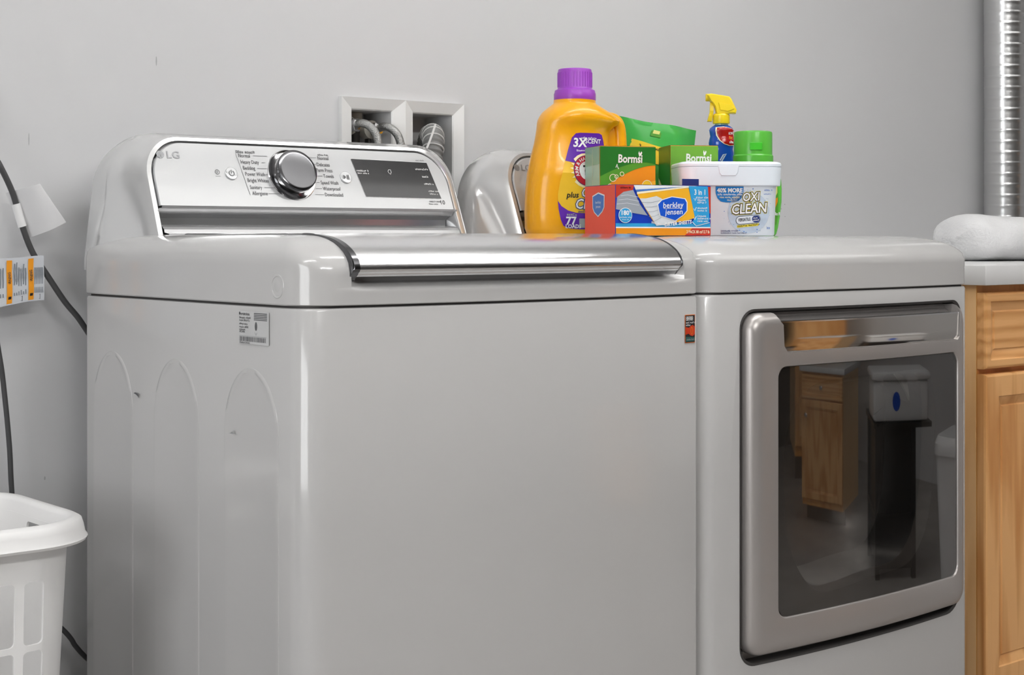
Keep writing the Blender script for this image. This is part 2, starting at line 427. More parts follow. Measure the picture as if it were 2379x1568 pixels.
# ------------------------------------------------------------------ washer and dryer
W, D, BOW, ZS = 0.686, 0.592, 0.022, 0.9007        # cabinet width, depth, bow of the front, seam height
def bow(x): u = (x - W / 2) / (W / 2); return -BOW * max(0.0, 1 - u * u)
R2 = [.012]
def footprint(r=0.03, r2=None, nf=28, nc=8, ns=10, nb=6, inset=0.0):
    P = []; r2 = r2 or R2[0]
    for i in range(nc + 1):                          # front-left corner, from the side to the front
        a = PI + .5 * PI * i / nc; P.append((r + r * math.cos(a), r + r * math.sin(a), i / nc))
    for i in range(1, nf): P.append((r + (W - r - r2) * i / nf, 0, 1.0))
    for i in range(nc + 1):
        a = 1.5 * PI + .5 * PI * i / nc; P.append((W - r2 + r2 * math.cos(a), r2 + r2 * math.sin(a), 1 - i / nc))
    rb = 0.012
    for i in range(1, ns): P.append((W, r2 + (D - r2 - rb) * i / ns, 0))
    for i in range(5):
        a = .5 * PI * i / 4; P.append((W - rb + rb * math.cos(a), D - rb + rb * math.sin(a), 0))
    for i in range(1, nb): P.append((W - rb - (W - 2 * rb) * i / nb, D, 0))
    for i in range(5):
        a = .5 * PI + .5 * PI * i / 4; P.append((rb + rb * math.cos(a), D - rb + rb * math.sin(a), 0))
    for i in range(1, ns): P.append((0, D - rb - (D - r - rb) * i / ns, 0))
    out = []
    for x, y, f in P:
        rr_ = r if x < W / 2 else r2
        if y <= rr_ + 1e-6: y = y + bow(x) * max(0.0, 1 - y / rr_) ** .8
        out.append((x, y, f))
    if inset:
        out = [(W / 2 + (x - W / 2) * (1 - inset / (W / 2)), D / 2 + (y - D / 2) * (1 - inset / (D / 2)), f) for x, y, f in out]
    return out
def sstep(a, b, x):
    t = min(1, max(0, (x - a) / (b - a))); return t * t * (3 - 2 * t)
def cabinet(parent, zt=0.8982):
    rings = []
    for z, i in ((0.025, 0.002), (0.03, 0), (0.30, 0), (0.60, 0), (zt - .004, 0), (zt - .001, .0012), (zt, .004)):
        rings.append([(x, y, z) for x, y, f in footprint(inset=i)])
    return mk('cabinet', *loft(rings), 'enamel', parent, 32)
def top_cover(parent, ztop, sd, fd, si, fi, notch):
    """rounded deck: sd/fd drop of the shoulder at sides/front, si/fi how far it reaches inwards"""
    base = footprint(r=0.042, r2=R2[0] + .004, inset=-0.0008)
    def ring(s, z=None):
        R = []
        for x, y, f in base:
            xx = W / 2 + (x - W / 2) * (1 - si * s / (W / 2))
            # map y: front edge moves back by fi*s, rear edge forward by .02*s
            t = (y + BOW) / (D + BOW)
            yy = y + fi * s * (1 - t) - .02 * s * t
            g = math.sqrt(max(0, 1 - (1 - s) ** 2)); wf_ = sstep(0.15, 0.95, f)
            dr = sd + (fd - sd) * wf_
            zz = ztop - dr * (1 - g) if z is None else ZS + (ztop - dr - ZS) * z
            if notch and f > .999:
                k = sstep(.062, .088, x) * (1 - sstep(.620, .644, x))
                kz = sstep(.918, .934, zz)
                depth = .03 + .07 * sstep(.938, .985, zz)
                yy = max(yy, yy + k * kz * max(0, depth - (yy - y)))
                if k * kz > .02 and s > .0: zz = zz - .012 * k * kz
            R.append((xx, yy, zz))
        return R
    rings = [ring(0, z) for z in (0, .03, .15, .28, .34, .40, .46, .52, .58, .64, .7, .8, .9)]
    rings[0] = [(W / 2 + (p[0] - W / 2) * .995, D / 2 + (p[1] - D / 2) * .995, p[2]) for p in rings[0]]
    rings += [ring(s) for s in (0, .03, .08, .15, .25, .38, .52, .68, .84, 1.0)]
    last = rings[-1]
    for q in (.8, .5, .2, .05):
        rings.append([(W / 2 + (p[0] - W / 2) * q, .33 + (p[1] - .33) * q, ztop + .0015 * (1 - q) if not notch else ztop + .001 * (1 - q) - (last[0][2] * 0)) for p in last])
    return mk('top_cover', *loft(rings), 'enamel', parent, 40)

PL0 = Vector((0, .49, 1.028)); PV = Vector((0, .4, 1)).normalized()
panelF = Face(PL0, (1, 0, 0), PV, 0.0003)
def ply(z): return .49 + (z - 1.028) * .4
def console(parent, full=True):
    zb = .935
    def outline(xl, xr, zt, r, lean, n=40):
        """bottom-left, up, over the rounded top, down to bottom-right, in X and Z"""
        P = []
        for i in range(9): P.append((xl, zb + (zt - r - zb) * i / 9))
        for i in range(13): a = PI - .5 * PI * i / 12; P.append((xl + r + r * math.cos(a), zt - r + r * math.sin(a)))
        for i in range(1, 16): P.append((xl + r + (xr - xl - 2 * r) * i / 16, zt))
        for i in range(13): a = .5 * PI - .5 * PI * i / 12; P.append((xr - r + r * math.cos(a), zt - r + r * math.sin(a)))
        for i in range(1, 10): P.append((xr, zt - r - (zt - r - zb) * i / 9))
        q = []
        for x, z in P:
            k = lean * max(0, (z - .95)) / .18
            q.append((x + (k if x < (xl + xr) / 2 else -k) * min(1, abs(x - (xl + xr) / 2) / .2), z))
        return q
    def onp(o, off): return [(x, ply(z) + off, z) for x, z in o]
    a = outline(.0668, .6135, 1.1265, .056, 0)
    rings = [onp(a, .045), onp(a, .001), onp(outline(.0655, .615, 1.128, .057, 0), -.0012),
             onp(outline(.058, .624, 1.1325, .060, .001), -.001), onp(outline(.051, .633, 1.1345, .062, .002), .006),
             onp(outline(.042, .645, 1.1365, .064, .004), .022)]
    b2 = outline(.016, .670, 1.1395, .070, .014); rings.append([(x, .54 + max(0, z - 1.02) * .18, z) for x, z in b2])
    b3 = outline(.004, .682, 1.1385, .074, .020); rings.append([(x, .575 + max(0, z - 1.02) * .1, z) for x, z in b3])
    b4 = outline(.003, .683, 1.134, .074, .021); rings.append([(x, .598, z) for x, z in b4])
    b5 = outline(.012, .674, 1.122, .07, .021); rings.append([(x, .603, z) for x, z in b5])
    V, F = loft(rings, closed=False, cap0=False, cap1=False)
    n = len(a); F.append(tuple((len(rings) - 1) * n + j for j in range(n)))
    mk('console_shell', V, F, 'console_white', parent, 40)
    # dark joint line round the control panel
    po = [(x, z) for x, z in outline(.0672, .6131, 1.1262, .0558, 0) if z > 1.0285]
    po = [(.0672, 1.0285)] + po + [(.6131, 1.0285)]
    V = []; n = len(po)
    for off, dy in ((0, .0004), (.0022, .0002)):
        for x, z in po:
            cx_, cz_ = .34, 1.06
            V.append((x + (off if x < cx_ else -off) * min(1, abs(x - cx_) / .2), ply(z) + dy, z - (off if z > 1.06 else 0)))
    F = [(i, i + 1, n + i + 1, n + i) for i in range(n - 1)]
    mk('panel_joint', V, F, 'trim_line', parent, 0)
    # control panel plate
    pp = [(x, z) for x, z in outline(.069, .6113, 1.1244, .0545, 0) if z > 1.029]
    pp = [(.069, 1.029)] + pp + [(.6113, 1.029)]
    c = sum(p[0] for p in pp) / len(pp)
    rings = [[(x, ply(z) + .012, z) for x, z in pp], [(x, ply(z) - .001, z) for x, z in pp],
             [(c + (x - c) * .9965, ply(z) - .0028, 1.075 + (z - 1.075) * .985) for x, z in pp]]
    pan = mk('control_panel', *loft(rings), 'panel_silver', parent, 30)
    # stepped silver ledge under the panel
    prof = [(.480, 1.0292), (.4805, 1.0262), (.4900, 1.0255), (.494, 1.020), (.496, 1.0185), (.5035, 1.0175), (.512, 1.012), (.512, 1.0030),
            (.4990, 1.0015), (.4880, 1.0010), (.4790, .9985), (.4740, .9945), (.4725, .990), (.4600, .9885), (.455, .985), (.455, .972), (.52, .972)]
    V, F = [], []
    for x in (.068, .612): V += [(x, y, z) for y, z in prof]
    n = len(prof); F = [(i, i + 1, n + i + 1, n + i) for i in range(n - 1)]
    mk('hinge_ledge', V, F, 'ledge_silver', parent, 22)
    step = .0030
    F0 = Face(PL0 + panelF.N * .0029, (1, 0, 0), PV, .00025)
    # maker's mark
    lg = decal(pan, 'logo_disc', circle(.0846, .082, .0062, 28), 'logo_grey', F0, 1)
    text(lg, 'LG', .0943, .0815, .0165, 'logo_grey', F0, 1, bold=.012, sx=1.12)
    strip_loop(lg, 'logo_ring', circle(.0846, .082, .0046, 24)[3:], .0005, 'print_light', F0, 2, closed=False)
    strip_loop(lg, 'logo_face', [(.0846, .085), (.0846, .0795), (.0866, .0795)], .0006, 'print_light', F0, 3, closed=False)
    # dial
    rc = Vector((.3055, 0, 0)); base = PL0 + Vector((.3055, 0, 0)) + PV * .055
    M = Matrix((Vector((1, 0, 0)), PV, panelF.N)).transposed().to_4x4(); M.translation = base
    def onpanel(vf): return [M @ Vector(p) for p in vf[0]], vf[1]
    mk('dial_ring', *onpanel(lathevf([(.0425, .001), (.0428, .0034), (.0415, .0046), (.040, .0042), (.0385, .0036), (.034, .0034)], 56)), 'chrome', parent, 30)
    kb = mk('dial_knob', *onpanel(lathevf([(.0315, .003), (.0318, .006), (.0338, .010), (.0345, .020), (.0338, .0225), (.0315, .0235), (.028, .0237), (.012, .0239)], 56)), 'chrome_dark', parent, 28)
    if full:
        # push buttons and printed programme names
        def button(u, v, r, icon):
            b = mk('button', *onpanel(([Vector((u - .3055, v - .055, 0)) + Vector(p) for p in lathevf([(r, .002), (r, .0040), (r - .001, .0046), (r - .004, .0042)], 32)[0]], lathevf([(r, 0)] * 4, 32)[1])), 'panel_silver', parent, 25)
            Fb = Face(PL0 + panelF.N * .0046, (1, 0, 0), PV, .0003)
            if icon == 'power':
                cc = circle(u, v, .0042, 24); strip_loop(b, 'power_symbol', cc[8:] + cc[:5], .0011, 'print_grey', Fb, 1, closed=False)
                decal(b, 'power_symbol', [(u - .0005, v), (u + .0005, v), (u + .0005, v + .0055), (u - .0005, v + .0055)], 'print_grey', Fb, 1)
            else:
                decal(b, 'play_symbol', [(u - .005, v - .004), (u - .0005, v), (u - .005, v + .004)], 'print_grey', Fb, 1)
                for k in (.0015, .004): decal(b, 'pause_symbol', [(u + k, v - .004), (u + k + .0012, v - .004), (u + k + .0012, v + .004), (u + k, v + .004)], 'print_grey', Fb, 1)
        button(.1979, .0544, .0105, 'power'); button(.4063, .0534, .0105, 'play')
        strip_loop(pan, 'lock_symbol', circle(.1746, .0565, .0036, 18), .0008, 'print_grey', F0, 1)
        text(pan, '~1', .1746, .0565, .0045, 'print_grey', F0, 1, 'CENTER')
        decal(pan, 'printed_line', [(.170, .049), (.179, .0492), (.179, .0497), (.170, .0495)], 'print_light', F0, 1)
        text(pan, '~10', .2135, .0915, .0072, 'print_grey', F0, 1, bold=.01)
        rows = [('Normal', .2165, .0849, 1), ('Heavy Duty', .2185, .0743, 1), ('Bedding', .2202, .0643, 1), ('Power Wash', .2220, .0543, 1), ('Bright Whites', .2235, .0437, 0), ('Sanitary', .2255, .0323, 0), ('Allergiene', .2275, .0224, 0)]
        for s, u, v, k in rows: text(pan, s, u, v, .0088, 'print_grey', F0, 1, bold=.008, name='programme_name', sx=.76)
        rows2 = [('Normal', .3605, .0856), ('Delicates', .3560, .0743), ('Perm Press', .3530, .0645), ('Towels', .3640, .0545), ('Speed Wash', .3560, .0431), ('Waterproof', .3580, .0328), ('Downloaded', .3590, .0226)]
        for s, u, v in rows2: text(pan, s, u, v, .0088, 'print_grey', F0, 1, bold=.008, name='programme_name', sx=.76)
        text(pan, '~8', .362, .0915, .005, 'print_grey', F0, 1)
        for u0, u1, v in ((.243, .268, .0855), (.2555, .2625, .0743), (.2455, .262, .0643), (.258, .2625, .0543), (.2645, .268, .041), (.251, .272, .0323), (.256, .279, .0224),
                          (.340, .358, .086), (.3475, .3545, .0745), (.349, .3515, .0645), (.349, .362, .0545), (.348, .354, .0431), (.345, .356, .0328), (.341, .3575, .0226)):
            decal(pan, 'printed_line', [(u0, v - .0003), (u1, v - .0003), (u1, v + .0003), (u0, v + .0003)], 'print_grey', F0, 1)
        decal(pan, 'printed_line', [(.2125, .088), (.2131, .088), (.2236, .0195), (.2230, .0195)], 'print_grey', F0, 1)
        # display window
        dq = [(.4375, .0205), (.5895, .0195), (.5765, .0845), (.4245, .0865)]
        dsp = decal(pan, 'display', dq, 'black_glass', F0, 2)
        strip_loop(pan, 'display_edge', dq, .0012, 'print_white', F0, 1)
        FD = Face(PL0 + panelF.N * .0036, (1, 0, 0), PV, .0002)
        text(dsp, '~9', .430, .066, .0055, 'print_white', FD, 1, bold=.02); text(dsp, '~11', .431, .0615, .0042, 'print_white', FD, 1)
        text(dsp, '~10', .5495, .072, .0050, 'print_white', FD, 1); text(dsp, '~5', .560, .0585, .005, 'print_white', FD, 1, bold=.02)
        text(dsp, '~8', .5605, .0455, .005, 'print_white', FD, 1, bold=.02); text(dsp, '~9', .566, .0325, .0048, 'print_white', FD, 1, bold=.02)
        text(dsp, '~8', .567, .0275, .0045, 'print_white', FD, 1)
        strip_loop(dsp, 'lock_icon', [(.492, .066), (.494, .069), (.498, .069), (.4985, .065), (.496, .061), (.4935, .063)], .0008, 'print_white', FD, 1)
        text(pan, '~10', .555, .0885, .0035, 'print_grey', F0, 1)
        text(pan, 'DIRECT DRIVE', .563, .0138, .0038, 'print_grey', F0, 1, bold=.02); text(pan, '~12', .561, .0098, .0034, 'print_grey', F0, 1); text(pan, '10', .5845, .0125, .011, 'print_grey', F0, 1, bold=.01)
    return pan

# washer -------------------------------------------------------------
ZW = .9870
washer = thing('washing_machine', 'white top-load washing machine with printed control panel and steel-edged lid', 'washer')
cabinet(washer)
rings = [[(x, y, z) for x, y, f in footprint(inset=.0045)] for z in (.893, .906)]
mk('seam_gasket', *loft(rings), 'dark_seam', washer)
top_cover(washer, ZW, .033, .046, .066, .09, True)
console(washer, True)
# lid: steel front strip rolled over the front edge, with side cheeks and a glass top
def strip_prof(off=0.0):
    P = [(-.004, .9395), (-.0075, .9425), (-.0080, .9470), (-.0055, .9540), (.0010, .9620), (.0110, .9695), (.0250, .9765), (.0430, .9820), (.0640, .9855), (.0880, .9880), (.1050, .9885)]
    return catmull([(a, b, 0) for a, b in P], 4)
NS = 30
def strip_rows(x0, x1, drop, back):
    R = []
    for i in range(NS + 1):
        x = x0 + (x1 - x0) * i / NS
        R.append([(x, p.x + bow(x) + back, p.y - drop) for p in strip_prof()])
    return R
o_ = strip_rows(.0710, .6325, 0, 0); i_ = strip_rows(.0710, .6325, .004, .004)
rings = [a + b[::-1] for a, b in zip(o_, i_)]
lid = mk('lid_steel_edge', *loft(rings), 'brushed', washer, 40)
for xa, xb in ((.0615, .0707), (.6328, .6355)):
    rr = []
    for x in (xa, xa + .0015, xb):
        rr.append([(x, p.x + bow(x) - (.001 if x > xa else -.001), p.y + (.0005 if x > xa else -.001)) for p in strip_prof()] + [(x, p.x + bow(x) + .010, p.y - .010) for p in strip_prof()][::-1])
    mk('lid_cheek', *loft(rr), 'chrome_dark', washer, 35)
mk('lid_glass', *boxvf(.075, .630, .105, .43, .980, .9886, .003), 'black_glass', washer, 30)
# grip channel behind the steel edge
rr = []
for i in range(NS + 1):
    x = .067 + (.640 - .067) * i / NS; b = bow(x)
    rr.append([(x, y + b, z) for y, z in ((.002, .9185), (.012, .921), (.022, .927), (.026, .936), (.022, .946), (.024, .951), (.034, .946), (.036, .925), (.02, .915))])
mk('grip_channel', *loft(rr), 'enamel', washer, 40)
# round plug dimple on the side of the deck
def sidevf(vf, y, z):
    return [(-p[2], y + p[0], z + p[1]) for p in vf[0]], vf[1]
mk('side_plug', *sidevf(lathevf([(.0150, -.002), (.0150, .0010), (.0142, .0016), (.0122, .0014), (.0112, .0002), (.0100, .0004), (.003, .0014)], 40), .0560, .9240), 'enamel', washer, 40)
# three pressed arches in the side panel
def arch_outline(yc, hw, ztop, zbot, hh, n=24):
    P = [(yc - hw, zbot)]
    P = [(yc + hw, zbot)] + [(yc + hw * math.cos(PI * i / n), ztop - hh + hh * math.sin(PI * i / n)) for i in range(n + 1)] + [(yc - hw, zbot)]
    return P
for yc, hw in ((.4985, .0625), (.3120, .0625), (.1190, .0655)):
    a = arch_outline(yc, hw, .821, .04, .085); b = arch_outline(yc, hw - .006, .815, .044, .080)
    r0 = [(.0004, y, z) for y, z in a]; r1 = [(-.0006, yc + (y - yc) * .99, z - .0008) for y, z in a]; r2 = [(-.0007, y, z) for y, z in b]; r3 = [(-.0005, yc + (y - yc) * .97, z) for y, z in b]
    mk('pressed_arch', *loft([r0, r1, r2, r3], cap0=False), 'enamel', washer, 50)
# rating label on the side
lab = Face((-.0012, .1455, .8525), (0, -1, 0), (0, 0, 1), .0002)
rl = decal(washer, 'rating_label', [(0, -.002), (.071, -.002), (.071, .039), (0, .039)], 'label_white', lab, 1)
decal(rl, 'printed_block', circle(.0018, .0355, .0014, 12, .002), 'print_black', lab, 2)
text(rl, '~9', .004, .0352, .0055, 'print_grey', lab, 2, bold=.02, sx=.95)
for i, (s, v, w_) in enumerate((('~12', .0305, 1), ('~12', .0272, 1), ('~10', .0228, 1), ('~10', .0188, 1), ('~7', .0158, 1), ('~7', .0132, 1))):
    text(rl, s, .0012, v, .0042, 'print_grey', lab, 2, bold=.015)
for i in range(5): decal(rl, 'printed_block', [(.036, .0360 - .002 * i), (.067, .0360 - .002 * i), (.067, .0371 - .002 * i), (.036, .0371 - .002 * i)], 'print_grey', lab, 2)
decal(rl, 'printed_block', circle(.041, .0205, .0028, 14, .0055), 'print_grey', lab, 2)
decal(rl, 'printed_block', [(.037, .0135), (.041, .0085), (.045, .0135), (.041, .0115)], 'print_light', lab, 2)
decal(rl, 'printed_block', [(.001, .0072), (.065, .0072), (.065, .0082), (.001, .0082)], 'print_light', lab, 2)
u = .0015
while u < .064:
    w_ = random.choice((.0005, .0009, .0015))
    decal(rl, 'bar', [(u, .001), (u + w_, .001), (u + w_, .0068), (u, .0068)], 'print_grey', lab, 2); u += w_ + random.choice((.0006, .0009, .0013))
text(rl, '~14', .002, -.0005, .0036, 'print_grey', lab, 2)
# energy sticker on the front
def front_y(x, r=.012):
    e = max(0, x - (W - r)); y = r - math.sqrt(max(0, r * r - e * e))
    return y + bow(x) * max(0, 1 - y / r) ** .8
def stF(u, v, l):
    x = .6500 + u; g = (front_y(x + .001) - front_y(x - .001)) / .002; nl = math.sqrt(1 + g * g)
    o = .0006 + .0002 * l
    return Vector((x + g / nl * o, front_y(x) - o / nl, .8295 + v))
st = decal(washer, 'front_sticker', [(0, 0), (.024, 0), (.024, .041), (0, .041)], 'orange_deep', stF, 1, .003)
decal(st, 'sticker_field', [(.0009, .0009), (.0231, .0009), (.0231, .0400), (.0009, .0400)], 'print_black', stF, 2, .003)
mat('sticker_red', rgb(208, 56, 18), .4); mat('sticker_teal', rgb(36, 88, 84), .4)
decal(st, 'sticker_flame', [(.001, .012), (.008, .0135), (.013, .0105), (.018, .0095), (.0225, .012), (.023, .023), (.018, .026), (.013, .0245), (.009, .022), (.001, .0235)], 'sticker_red', stF, 3, .003)
strip_loop(st, 'sticker_sign', circle(.0155, .0175, .0025, 14, .005), .0007, 'orange', stF, 4)
decal(st, 'sticker_foot', [(.001, .002), (.023, .002), (.023, .008), (.001, .009)], 'sticker_teal', stF, 3, .003)
text(st, 'CERTIFIED', .0015, .0365, .0046, 'print_white', stF, 3, bold=.03, sx=.82); text(st, 'CERTIFIED', .0015, .0340, .0046, 'print_white', stF, 3, bold=.03, sx=.82)
text(st, '~11', .002, .0295, .0042, 'print_white', stF, 3, bold=.03); text(st, '~6', .002, .0260, .0042, 'print_white', stF, 3, bold=.03); text(st, '~10', .0035, .005, .0036, 'print_light', stF, 4)
# scuffs
scF = Face((-.0025, .43, .76), (0, -1, 0), (0, 0, 1), .0002)
decal(washer, 'scuff_mark', [(0, .006), (.006, .0075), (.014, .006), (.0165, .0045), (.0165, 0), (.0125, .003), (.006, .005)], 'print_grey', scF, 1)
for k in range(9):
    a, b = .262 + random.uniform(0, .03), -.022 + random.uniform(-.004, .004)
    decal(washer, 'scuff_mark', circle(a, b, random.uniform(.0008, .0028), 7, .0009), 'print_light', scF, 1)
# adjustable feet
for x in (.06, W - .06):
    for y in (.06, D - .06):
        mk('foot', *lathevf([(.022, 0), (.024, .006), (.02, .012), (.01, .012), (.01, .03)], 20, x, y), 'black_metal', washer)

# dryer -------------------------------------------------------------
ZD = .9845
dryer = thing('tumble_dryer', 'white front-load tumble dryer with silver glass door beside oak cabinet', 'dryer', (.690, 0, 0))
R2[0] = .024
dc = cabinet(dryer)
def prism(rr, ya, yb, bend=True):
    return mk('cut', *loft([[(x, y + (bow(x) if bend else 0), z) for x, z in rr] for y in (ya, yb)]), 'dark_seam', None, 0)
# recess for the door with a soft lip, then the drum opening
c1 = prism(rrect(.0745, .6535, .337, .8750, (.03, .05, .03, .03), 8, 12), -.05, .024)
dv = lathevf([(.205, 0), (.205, .5)], 48)
c2 = mk('cut', [(p[0] + .365, .01 + p[2] * .9, .595 + p[1]) for p in dv[0]], dv[1], 'dark_seam', None, 0)
boolean(dc, [c1, c2])
rr = []
for off, y in ((.0, -.0004), (-.0035, .0015), (-.0045, .006), (-.0045, .024)):
    r_ = rrect(.0745 - off, .6535 + off, .337 - off, .875 + off, (.03 , .05, .03, .03), 8, 12)
    rr.append([(x, y + bow(x), z) for x, z in r_])
mk('door_recess_lip', *loft(rr, cap0=False, cap1=False), 'recess_dark', dryer, 50)
dv = lathevf([(.204, .012), (.204, .44), (.19, .45), (.05, .452)], 48)
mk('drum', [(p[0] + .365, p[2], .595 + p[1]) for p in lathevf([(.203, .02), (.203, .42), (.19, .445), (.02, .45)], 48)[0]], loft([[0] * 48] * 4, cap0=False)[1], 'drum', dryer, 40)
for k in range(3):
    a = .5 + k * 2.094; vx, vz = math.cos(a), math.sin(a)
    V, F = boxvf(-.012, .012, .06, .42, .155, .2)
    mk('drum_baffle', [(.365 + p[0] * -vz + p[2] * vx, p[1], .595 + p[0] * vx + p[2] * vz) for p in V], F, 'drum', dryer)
rings = [[(x, y, z) for x, y, f in footprint(inset=.0045)] for z in (.893, .906)]
mk('seam_gasket', *loft(rings), 'dark_seam', dryer)
top_cover(dryer, ZD, .036, .040, .07, .10, False)
console(dryer, False)
# door
door = empty('door'); door.parent = dryer
DX0, DX1, DZ0, DZ1 = .0840, .6435, .3520, .8690
GX0, GX1, GZ0, GZ1 = .1390, .6140, .4060, .7865
def bent(r_, y): return [(x, y + bow(x), z) for x, z in r_]
def dring(off, y, r): return bent(rrect(DX0 + off, DX1 - off, DZ0 + off, DZ1 - off, r, 8, 16), y)
def gring(off, y, r=.018): return bent(rrect(GX0 - off, GX1 + off, GZ0 - off, GZ1 + off, r, 8, 16), y)
rings = [dring(.001, .020, .026), dring(0, .0, .026), dring(.0012, -.0065, .026), dring(.0045, -.0120, .025), dring(.0100, -.0158, .022), dring(.0170, -.0172, .020), dring(.022, -.0170, .018),
         gring(.003, -.0165), gring(.0012, -.0158), gring(0, -.0135), gring(0, .010)]
dfm = mk('door_frame', *loft(rings, loop=True), 'door_silver', door, 35)
SX0, SX1, SZ0, SZ1 = .1480, .6190, .8080, .8560
cut = prism([(SX0 - .012, .8995), (SX0 - .010, SZ1 + .007), (SX0 - .005, SZ1 - .001), (SX0, SZ1 - .006), (SX0 + .002, SZ0 + .010), (SX0 + .010, SZ0), (SX1 - .006, SZ0), (SX1, SZ0 + .006), (SX1 + .004, .8600), (SX1 + .003, .8995)], -.06, .06)
boolean(dfm, [cut])
# mirror-finish grip plate and the dark scoop behind it
def plate(rows, m, name):
    NR = 24; V = []
    for i in range(NR + 1):
        t = i / NR
        for xa, xb, y, z in rows:
            x = xa + (xb - xa) * t; V.append((x, y + bow(x), z))
    n = len(rows); F = [(i * n + j, (i + 1) * n + j, (i + 1) * n + j + 1, i * n + j + 1) for i in range(NR) for j in range(n - 1)]
    return mk(name, V, F, m, door, 25)
hp = plate([(SX0 + .010, SX1 - .004, -.004, SZ0 - .002), (SX0 + .008, SX1 - .004, -.0125, SZ0 + .0004), (SX0 + .002, SX1, -.0138, SZ0 + .010), (SX0 + .001, SX1, -.0140, .832), (SX0 - .002, SX1 + .002, -.0140, SZ1 - .003)], 'mirror_strip', 'grip_plate')
plate([(SX0 - .003, SX1 + .002, -.0141, SZ1 - .003), (SX0 - .003, SX1 + .002, -.0142, SZ1 - .0008), (SX0 - .003, SX1 + .002, -.0120, SZ1 + .0002)], 'chrome', 'grip_plate_edge')
plate([(SX0 - .004, SX1 + .004, -.0120, SZ1), (SX0 - .004, SX1 + .004, -.0045, SZ1 - .002), (SX0 - .004, SX1 + .004, .0080, SZ1 + .000), (SX0 - .004, SX1 + .004, .0150, SZ1 + .006), (SX0 - .004, SX1 + .004, .0160, DZ1 - .001)], 'scoop_grey', 'grip_scoop')
# glass
cols = []
for i in range(49):
    t_ = i / 48; x = GX0 + .0004 + (GX1 - GX0 - .0008) * t_
    e_ = min(x - GX0, GX1 - x); r_ = .018
    dz = r_ - math.sqrt(max(0, r_ * r_ - (r_ - e_) ** 2)) if e_ < r_ else 0
    za, zb_ = GZ0 + .0004 + dz, GZ1 - .0004 - dz
    cols.append([(x, bow(x) - .0136, za), (x, bow(x) - .0136, zb_), (x, bow(x) - .0106, zb_), (x, bow(x) - .0106, za)])
mk('door_glass', *loft(cols), 'door_glass', door, 30)
WIN = [(0.2327, 0.7589), (0.3074, 0.7614), (0.4194, 0.7641), (0.4897, 0.7638), (0.5258, 0.7582), (0.5404, 0.7407), (0.5477, 0.693), (0.5404, 0.5847), (0.5258, 0.5138), (0.4956, 0.467), (0.4542, 0.4439), (0.3626, 0.4388), (0.2858, 0.4311), (0.238, 0.4325), (0.2067, 0.4504), (0.176, 0.4944), (0.1588, 0.5559), (0.1568, 0.6549), (0.1709, 0.7065), (0.1964, 0.7411)]
win = [(p.x, p.y) for p in catmull([(a, b, 0) for a, b in WIN + WIN[:1]], 4)[:-1]]
gcx, gcz = .365, .60
def polar_resample(P, n):
    out = []
    for i in range(n):
        a = 2 * PI * i / n; a += .0007; d = (math.cos(a), math.sin(a)); best = .3
        for j in range(len(P)):
            p, q = P[j], P[(j + 1) % len(P)]
            ex, ey = q[0] - p[0], q[1] - p[1]; den = d[0] * ey - d[1] * ex
            if abs(den) < 1e-9: continue
            wx, wy = p[0] - gcx, p[1] - gcz
            t = (wx * ey - wy * ex) / den; s = (wx * d[1] - wy * d[0]) / den
            if t > 0 and -1e-3 <= s <= 1 + 1e-3: best = t
        out.append((gcx + d[0] * best, gcz + d[1] * best))
    return out
outer = polar_resample(rrect(GX0 - .0005, GX1 + .0005, GZ0 - .0005, GZ1 + .0005, .018, 8, 4), 96); inner = polar_resample(win, 96)
mat('frit', rgb(112, 106, 102), .5)
inner2 = [(gcx + (x - gcx) * .965, gcz + (z - gcz) * .965) for x, z in inner]
mk('glass_border', *loft([bent(outer, -.0098), bent(inner, -.0098), bent(inner2, .004), bent(inner2, .012)], cap0=False, cap1=False), 'frit', door, 30)
# inner glass bowl of the door
bowl = [bent([(gcx + (x - gcx) * k, gcz + (z - gcz) * k) for x, z in inner2], y) for k, y in ((1, .012), (.97, .05), (.9, .075), (.7, .085), (.3, .088))]
mat('bowl_glass', rgb(34, 33, 33), .3, spec=.2, trans=.8)
mk('glass_bowl', *loft(bowl, cap0=False), 'bowl_glass', door, 40)
# hinge block at the lower left corner, latch pips in the recess
mk('hinge', *boxvf(.078, .094, .002, .02, .349, .366, .003), 'chrome_dark', dryer)
for z in (.800, .813, .775, .760): mk('recess_pip', *boxvf(.0765, .080, .004, .016, z, z + .0016), 'dark_seam', dryer, 0)
for x in (.06, W - .06):
    for y in (.06, D - .06):
        mk('foot', *lathevf([(.022, 0), (.024, .006), (.02, .012), (.01, .012), (.01, .03)], 20, x, y), 'black_metal', dryer)

# ------------------------------------------------------------------ outlet box, valves and hoses
ob = thing('outlet_box', 'white double washer outlet box recessed in the wall', 'outlet box', (0, 0, 0))
def bay(xa, xb, ia, ib):
    def R(x0, x1, z0, z1, y): return [(x0, y, z0), (x1, y, z0), (x1, y, z1), (x0, y, z1)]
    rr = [R(xa, xb, OZ0, OZ1, WY + .002), R(xa, xb, OZ0, OZ1, WY - .010), R(ia - .002, ib + .002, OZ0 + .02, OZ1 - .019, WY - .0005), R(ia, ib, OZ0 + .022, OZ1 - .021, WY + .002)]
    mk('frame', *loft(rr, cap0=False, cap1=False), 'frame_white', ob, 0)
    rr = [R(ia, ib, OZ0 + .022, OZ1 - .021, WY + .002), R(ia, ib, OZ0 + .022, OZ1 - .021, WY + .085)]
    V, F = loft(rr, cap0=False, cap1=True)
    mk('recess', V, F, 'box_grey', ob, 0)
bay(OX0 - .003, OXM, .5375, .6220); bay(OXM, OX1 + .003, .6700, .7590)
